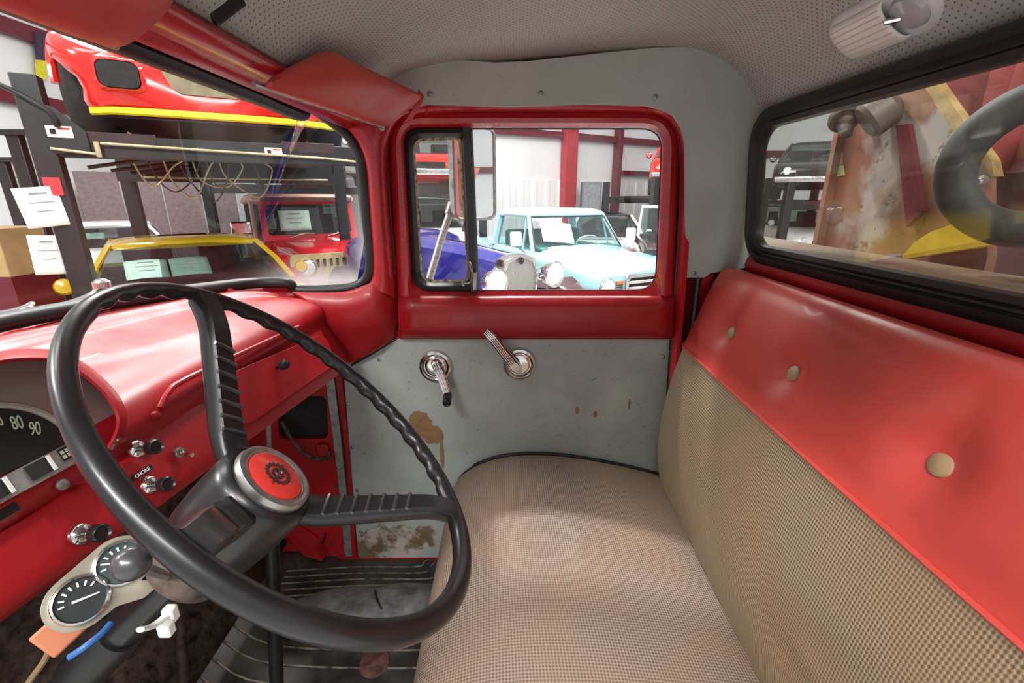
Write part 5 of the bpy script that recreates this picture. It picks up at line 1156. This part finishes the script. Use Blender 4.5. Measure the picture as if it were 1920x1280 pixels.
# cab: lower body, corner posts, roof
MB().loft([rsec(x, W2, .42, .965, .08) for x in (-3.05, -2.4, -1.62)]).build('cab_body', S, pk, local=True)
def ro(z, gx, gy): return [V((x, y, z)) for x, y in rrect(-3.02 + gx, -1.98 - gx * .6, -.72 + gy, .72 - gy, .16, 5)]
MB().loft([ro(1.42, -.02, -.02), ro(1.45, -.03, -.03), ro(1.50, .0, .03), ro(1.535, .14, .16), ro(1.545, .35, .35)]).build('roof', S, pk, local=True, ang=60)
PB = {'fr': (-1.66, -.78), 'fl': (-1.66, .78), 'rr': (-2.98, -.80), 'rl': (-2.98, .80)}; PT = {'fr': (-2.02, -.66), 'fl': (-2.02, .66), 'rr': (-2.98, -.68), 'rl': (-2.98, .68)}
for k in PB: MB().tube([V((*PB[k], .95)), V((*PT[k], 1.44))], .035 if k[0] == 'f' else .07, 8).build('pillar', S, pk, local=True)
for y in (-1, 1):
    MB().tube([V((-1.98, y * .785, .95)), V((-2.06, y * .68, 1.43))], .016, 6).build('vent_post', S, pk, local=True)
    MB().prism([V((-1.70, y * .775, .96)), V((-2.9, y * .79, .96)), V((-2.9, y * .68, 1.43)), V((-2.05, y * .665, 1.43))], (0, .004, 0)).build('door_glass', M['cglass_lt'], pk, local=True, smooth=False)
    MB().tube([V((-1.75, y * .85, .93)), V((-1.72, y * .98, 1.02)), V((-1.72, y * 1.0, 1.10))], .011, 6).build('mirror_arm', M['chrome'], pk, local=True)
    MB().loft([[V((-1.72 + q, y * 1.02 + a, 1.14 + b_)) for a, b_ in rrect(-.085, .085, -.10, .10, .03, 4)] for q in (-.02, .015)]).build('mirror_head', M['white'], pk, local=True)
wp2 = []
for i in range(6):
    f = i / 5; wp2.append([V((-1.62 - .36 * f + .08 * cos(pi * (j / 8 - .5)) , -.76 + 1.52 * j / 8 + (.11 * f) * (1 - 2 * j / 8), .975 + .45 * f)) for j in range(9)])
MB().grid(wp2).build('windshield', M['cglass_lt'], pk, local=True)
lo_ = wp2[0] + [r[-1] for r in wp2[1:]] + wp2[-1][::-1][1:] + [r[0] for r in wp2[::-1][1:-1]]
MB().tube(lo_, .013, 8, closed=True).build('windshield_gasket', M['black'], pk, local=True)
MB().box((-2.75, 0, 1.02), (.22, 1.36, .36)).build('seat_back', M['greenseat'], pk, local=True, bevel=.05)
MB().box((-1.72, 0, .985), (.3, 1.40, .05)).build('dash_top', M['greenseat'], pk, local=True, bevel=.02)
MB().tube([V((-1.98 + .06 * cos(a), .36 + .19 * sin(a), 1.03 + .10 * cos(a))) for a in [2 * pi * k / 24 for k in range(24)]], .011, 6, closed=True).build('wheel_ring', M['white'], pk, local=True)
for y0 in (-.1, .5): MB().tube([V((-1.54, y0, .995)), V((-1.53, y0 - .25, 1.03)), V((-1.55, y0 - .5, 1.01))], .009, 6).build('wiper', M['chrome'], pk, local=True)
MB().loft([rsec(x, W2 * .98, .5, .95, .03) for x in (-4.4, -3.1)]).build('cargo_bed', S, pk, local=True)
R3 = WM[pk.name].to_3x3(); sheet('paper_sheet', 'large pale sheet leaning in the pale blue pickup windshield', pose(WM[pk.name] @ V((-1.80, -.30, 1.20)), R3 @ V((1, 0, .8)), R3 @ V((-.2, .12, 1))), .52, .36, 'paper', 2, 'price sheets in pickups')
# ---- grey locker against the wall
lk = thing('locker', 'tall grey metal locker against the wall behind the pickup roof', 'locker', at_ground(ay(1107, 420, 13.1)))
lc = ay(1107, 380, 13.1)
MB().box((lc.x, lc.y, G + 1.05), (.52, .4, 2.1)).build('cabinet', pm('locker_grey', (.16, .17, .185), .5), lk, bevel=.01)
MB().box((lc.x, lc.y - .205, G + 1.05), (.44, .02, 1.95)).build('locker_door', pm('grey_door_sheet', (.20, .21, .23), .5), lk, bevel=.005)
MB().box((lc.x + .14, lc.y - .22, G + 1.1), (.03, .02, .12)).build('locker_handle', M['steel'], lk)
# ---- black hot rod engine bay with upright silver screen frame, far right of the door window
hr_ = thing('hot_rod', 'black hot rod with silver upright windshield frame at the right of the door window', 'car', at_ground(ay(1256, 470, 7.2)), heading(-.35, -.94))
MB().loft([rsec(x, w_, .45, zt, .10) for x, w_, zt in ((-2.2, .60, 1.05), (-.5, .62, 1.10), (.5, .42, 1.05), (.9, .36, 1.0))]).build('body', P_['blk'], hr_, local=True, ang=45)
MB().tube([V((-.5, -.55, 1.08)), V((-.62, -.52, 1.55)), V((-.62, .52, 1.55)), V((-.5, .55, 1.08))], .03, 8).build('screen_frame', M['white'], hr_, local=True)
MB().prism([V((-.5, -.53, 1.08)), V((-.62, -.51, 1.55)), V((-.62, .51, 1.55)), V((-.5, .53, 1.08))], (.01, 0, 0)).build('screen', M['cglass_lt'], hr_, local=True, smooth=False)
for y in (-1, 1):
    MB().lathe([(.02, -.12), (.09, -.05), (.10, 0), (.08, .03), (.001, .04)], V((.95, y * .5, .95)), (1, 0, 0), 18).build('headlight', M['chrome'], hr_, local=True)
    for x in (.6, -1.8): wheel(hr_, V((x, y * .72, .34)), .34, .2, y, 'chrome')
MB().tube(smooth_path([V((.6, -.45, 1.0)), V((.65, -.6, 1.1)), V((.4, -.66, .95)), V((-.2, -.68, .8))], 5), .04, 8).build('exhaust_pipe', M['white'], hr_, local=True)
MB().box((.2, 0, 1.15), (.4, .35, .2)).build('engine', M['chrome'], hr_, local=True, bevel=.05)
generic_car('sedan', 'white and black sedan just behind the pickup hood', 'car', car_at((1.95, 9.2), heading(-.1, -1), 3.4), heading(-.1, -1), P_['white'], 3.4, 1.7, 1.36, .92, .86, roofm=P_['blk'])
# ---- lifts with cars further back
def far_lift(lab, A, B, depth, deck, ph, carlab, pnt, hdg, front, rim='chrome', name='sedan'):
    lift('vehicle_lift', lab, A, B, depth, deck, ph, pw=.16)
    o = generic_car(name, carlab, 'car', V((front[0] - cos(hdg) * 4.4, front[1] - sin(hdg) * 4.4, G + deck + .02)), hdg, pnt, 4.4, 1.75, 1.3, .84, .78, rim=rim)
    return o
far_lift('black lift at the right of the door window holding a red muscle car', (3.05, 10.2), (5.6, 10.6), 3.0, 1.72, 2.1, 'red muscle car raised on the lift at the right of the door window', P_['hot'], heading(-.3, -.95), (3.75, 10.1))
far_lift('black lift seen through the vent window holding a red car', (-3.0, 9.6), (-.62, 10.0), 3.0, 1.75, 2.3, 'red car with white top raised on the lift behind the vent window', P_['hot'], heading(.15, -.99), (-1.75, 9.6))
far_lift('black lift behind the jeep roof holding a dark car', (-6.1, 9.6), (-3.6, 10.0), 3.0, 1.95, 2.4, 'dark grey car with chrome wheels raised on the lift above the jeep', P_['grey'], heading(.16, -.99), (-4.4, 9.6))
far_lift('black lift seen through the far end of the rear window', (5.9, 10.2), (8.6, 10.2), 3.4, 1.62, 2.2, 'black car raised on the lift at the far end of the rear window', P_['blk'], heading(-.5, -.87), (6.3, 9.9))
generic_car('van', 'white truck parked below the red car, seen through the vent window', 'van', car_at((-1.72, 9.3), heading(.16, -.99), 3.8), heading(.16, -.99), P_['white'], 3.8, 1.8, 1.62, 1.10, 1.02, glassm='cglass_lt')
generic_car('van', 'white van parked low behind the far end of the rear window', 'van', car_at((7.2, 10.4), heading(-.1, -1), 3.8), heading(-.1, -1), P_['white'], 3.8, 1.8, 1.6, 1.05, .95)
# ================================================================== TOW RIG BEHIND THE CAB
t = NT('rubbed_reflection_steel'); Pq = t.pos(); n1 = t.noise(Pq, 6, 5, .6); n2 = t.noise(Pq, 17, 6, .65)  # rubbed paint; its mottling also paints in reflections from the rear glass
c = t.mix(t.ramp(n1, .40, .55), (.24, .085, .05), (.22, .12, .08)); c = t.mix(t.ramp(t.noise(Pq, 4.3, 4), .52, .60), c, (.36, .34, .31)); c = t.mix(t.ramp(n2, .58, .66), c, (.12, .05, .02))
prin(t, c, .5); M['rig'] = t.m
M['rigbrown'] = pm('brown_primer', (.17, .055, .04), .55, var=.3, vs=8)
rig = thing('headache_rack', 'rust orange steel bulkhead with rubbed paint and painted-in reflections standing behind the rear window', 'truck rack', (1.02, .7, -1.0))
MB().prism([V((1.0, 1.50, -.95)), V((1.0, .92, -.95)), ax(1852, 480, 1.0), ax(1850, 325, 1.0), ax(1712, 120, 1.0), V((1.0, 1.20, .62)), V((1.0, 1.50, .62))], (.02, 0, 0)).build('bulkhead', M['rig'], rig, smooth=False)
MB().box((.99, 1.495, -.15), (.03, .02, 1.55)).build('edge_angle', M['rig'], rig)
MB().prism([ax(u, v, .996) for u, v in ((1688, 235), (1712, 232), (1740, 395), (1708, 425))], (-.012, 0, 0)).build('reflection_stripe', M['burg'], rig)  # burgundy stripe that paints a glass reflection onto the bulkhead
MB().box((.86, .55, -.20), (.10, 1.5, .09)).build('front_rail', M['rigbrown'], rig, bevel=.006)
MB().box((.84, .85, -.142), (.16, 1.7, .012)).build('rail_cap', pm('dusty_cap', (.15, .10, .065), .6), rig)
for y in (.80, 1.12): MB().lathe([(.016, 0), (.016, .004), (.009, .006), (.008, .012), (.0005, .013)], V((.81, y, -.195)), (-1, 0, 0), 12).build('bolt', M['steel'], rig)
MB().box((1.19, .82, -.17), (.02, .80, .26)).build('skirt_plate', pm('mauve_plate', (.20, .12, .12), .5, var=.2, vs=8), rig)
MB().box((1.28, .85, .008), (.14, .76, .13)).build('winch_box', M['rigbrown'], rig, bevel=.004)
br_ = MB().prism([ax(u, v, .98) for u, v in ((1700, 110), (1722, 105), (1858, 300), (1864, 330), (1838, 335), (1820, 300))], (.02, 0, 0)).build('brace', pm('ochre_brace', (.36, .25, .10), .5, var=.25, vs=20), rig, smooth=False)
for u, v in ((1830, 308), (1843, 341), (1833, 416)): MB().lathe([(.013, 0), (.013, .005), (.007, .007), (.006, .012), (.0005, .013)], ax(u, v, .975), (-1, 0, 0), 12).build('brace_bolt', M['steel'], br_)
tank = MB().loft([[V((.94 + d_, y, z)) for y, z in [(p.y, p.z) for p in (ax(u, v, .94) for u, v in ((1664, 487), (1690, 455), (1720, 435), (1760, 420), (1842, 408), (1836, 458)))]] for d_ in (.03, .05)]).build('yellow_guard', pm('yellow_guard', (.66, .46, .03), .45), rig, ang=30)
pul = thing('tow_roller', 'dark steel roller with wide flange hanging on the bulkhead', 'roller', ax(1590, 250, .93))
o_ = ax(1583, 222, .935); e_ = ax(1592, 280, .90)
MB().lathe([(.030, -.01), (.038, -.006), (.040, .006), (.036, .014), (.022, .018), (.0185, .03), (.0165, .058), (.013, .072), (.0005, .074)], o_, e_ - o_, 24).build('drum', M['grime'], pul)
MB().tube([o_ + V((.0, 0, .012)), o_ + V((.07, -.01, .016))], .012, 8).build('axle', M['grime'], pul)
lm_ = thing('work_lamp', 'grey work lamp hanging beside the roller behind the rear window', 'lamp', ax(1650, 235, .95))
MB().lathe([(.02, -.05), (.045, -.03), (.05, .02), (.042, .03), (.0005, .032)], ax(1645, 215, .95), (-.7, .3, -.6), 20).build('shell', pm('grey_lamp_shell', (.10, .085, .065), .5), lm_)
MB().tube([ax(1645, 200, .96), ax(1645, 160, .99)], .01, 8).build('stem', M['grime'], lm_)
tc_ = ax(1960, 308, .885); tn_ = V((-.80, -.6, 0)).normalized(); ta, tb_, _ = frame(tn_)
rr_ = (ax(1925, 165, .885) - ax(1925, 455, .885)).length / 2 - .026
o = MB().tube([tc_ + (ta * cos(q) * 1.02 + tb_ * sin(q)) * rr_ for q in [2 * pi * k / 64 for k in range(64)]], .031, 16, closed=True).build('rubber_ring', pm('chalky_grey_rubber', (.045, .053, .054), .65, var=.3, vs=18, bump=.1, bs=80)); tag(o, 'thick chalky grey rubber ring hanging behind the rear window', 'rubber ring')
cu_ = thing('red_tarp', 'pinkish red tarp hanging in folds beyond the rubber ring', 'tarp', (1.14, .9, .08))
rows = []
for i in range(8):
    z = .055 + .63 * i / 7; rows.append([V((1.14 + .022 * sin(k * 1.1 + i * .15) + .010 * sin(k * 2.7), 1.40 - .022 * k, z)) for k in range(40)])
MB().grid(rows).build('cloth', pm('red_tarp_cloth', (.34, .055, .055), .6, var=.2, vs=6), cu_, solid=.004)
MB().tube([V((1.14, 1.43, .69)), V((1.14, .46, .69))], .02, 8).build('rail', M['steel'], cu_)
for n_s, lab, pts_, m_ in (('sticker_strip', 'pink and green stickers on the orange bulkhead beside the roller', ((1558, 268), (1575, 264), (1584, 328), (1566, 332)), 'white'),):
    o = thing(n_s, lab, 'sticker', ax(1570, 330, .998), group=None)
    for (a, b2, cc) in ((0, .68, (.55, .20, .18)), (.70, 1, (.50, .55, .22))):
        P0 = [ax(u, v, .997) for u, v in pts_]
        MB().prism([P0[0].lerp(P0[3], a), P0[1].lerp(P0[2], a), P0[1].lerp(P0[2], b2), P0[0].lerp(P0[3], b2)], (.002, 0, 0)).build('label', pm('sticker_%d' % int(a * 10), cc, .5), o, smooth=False)
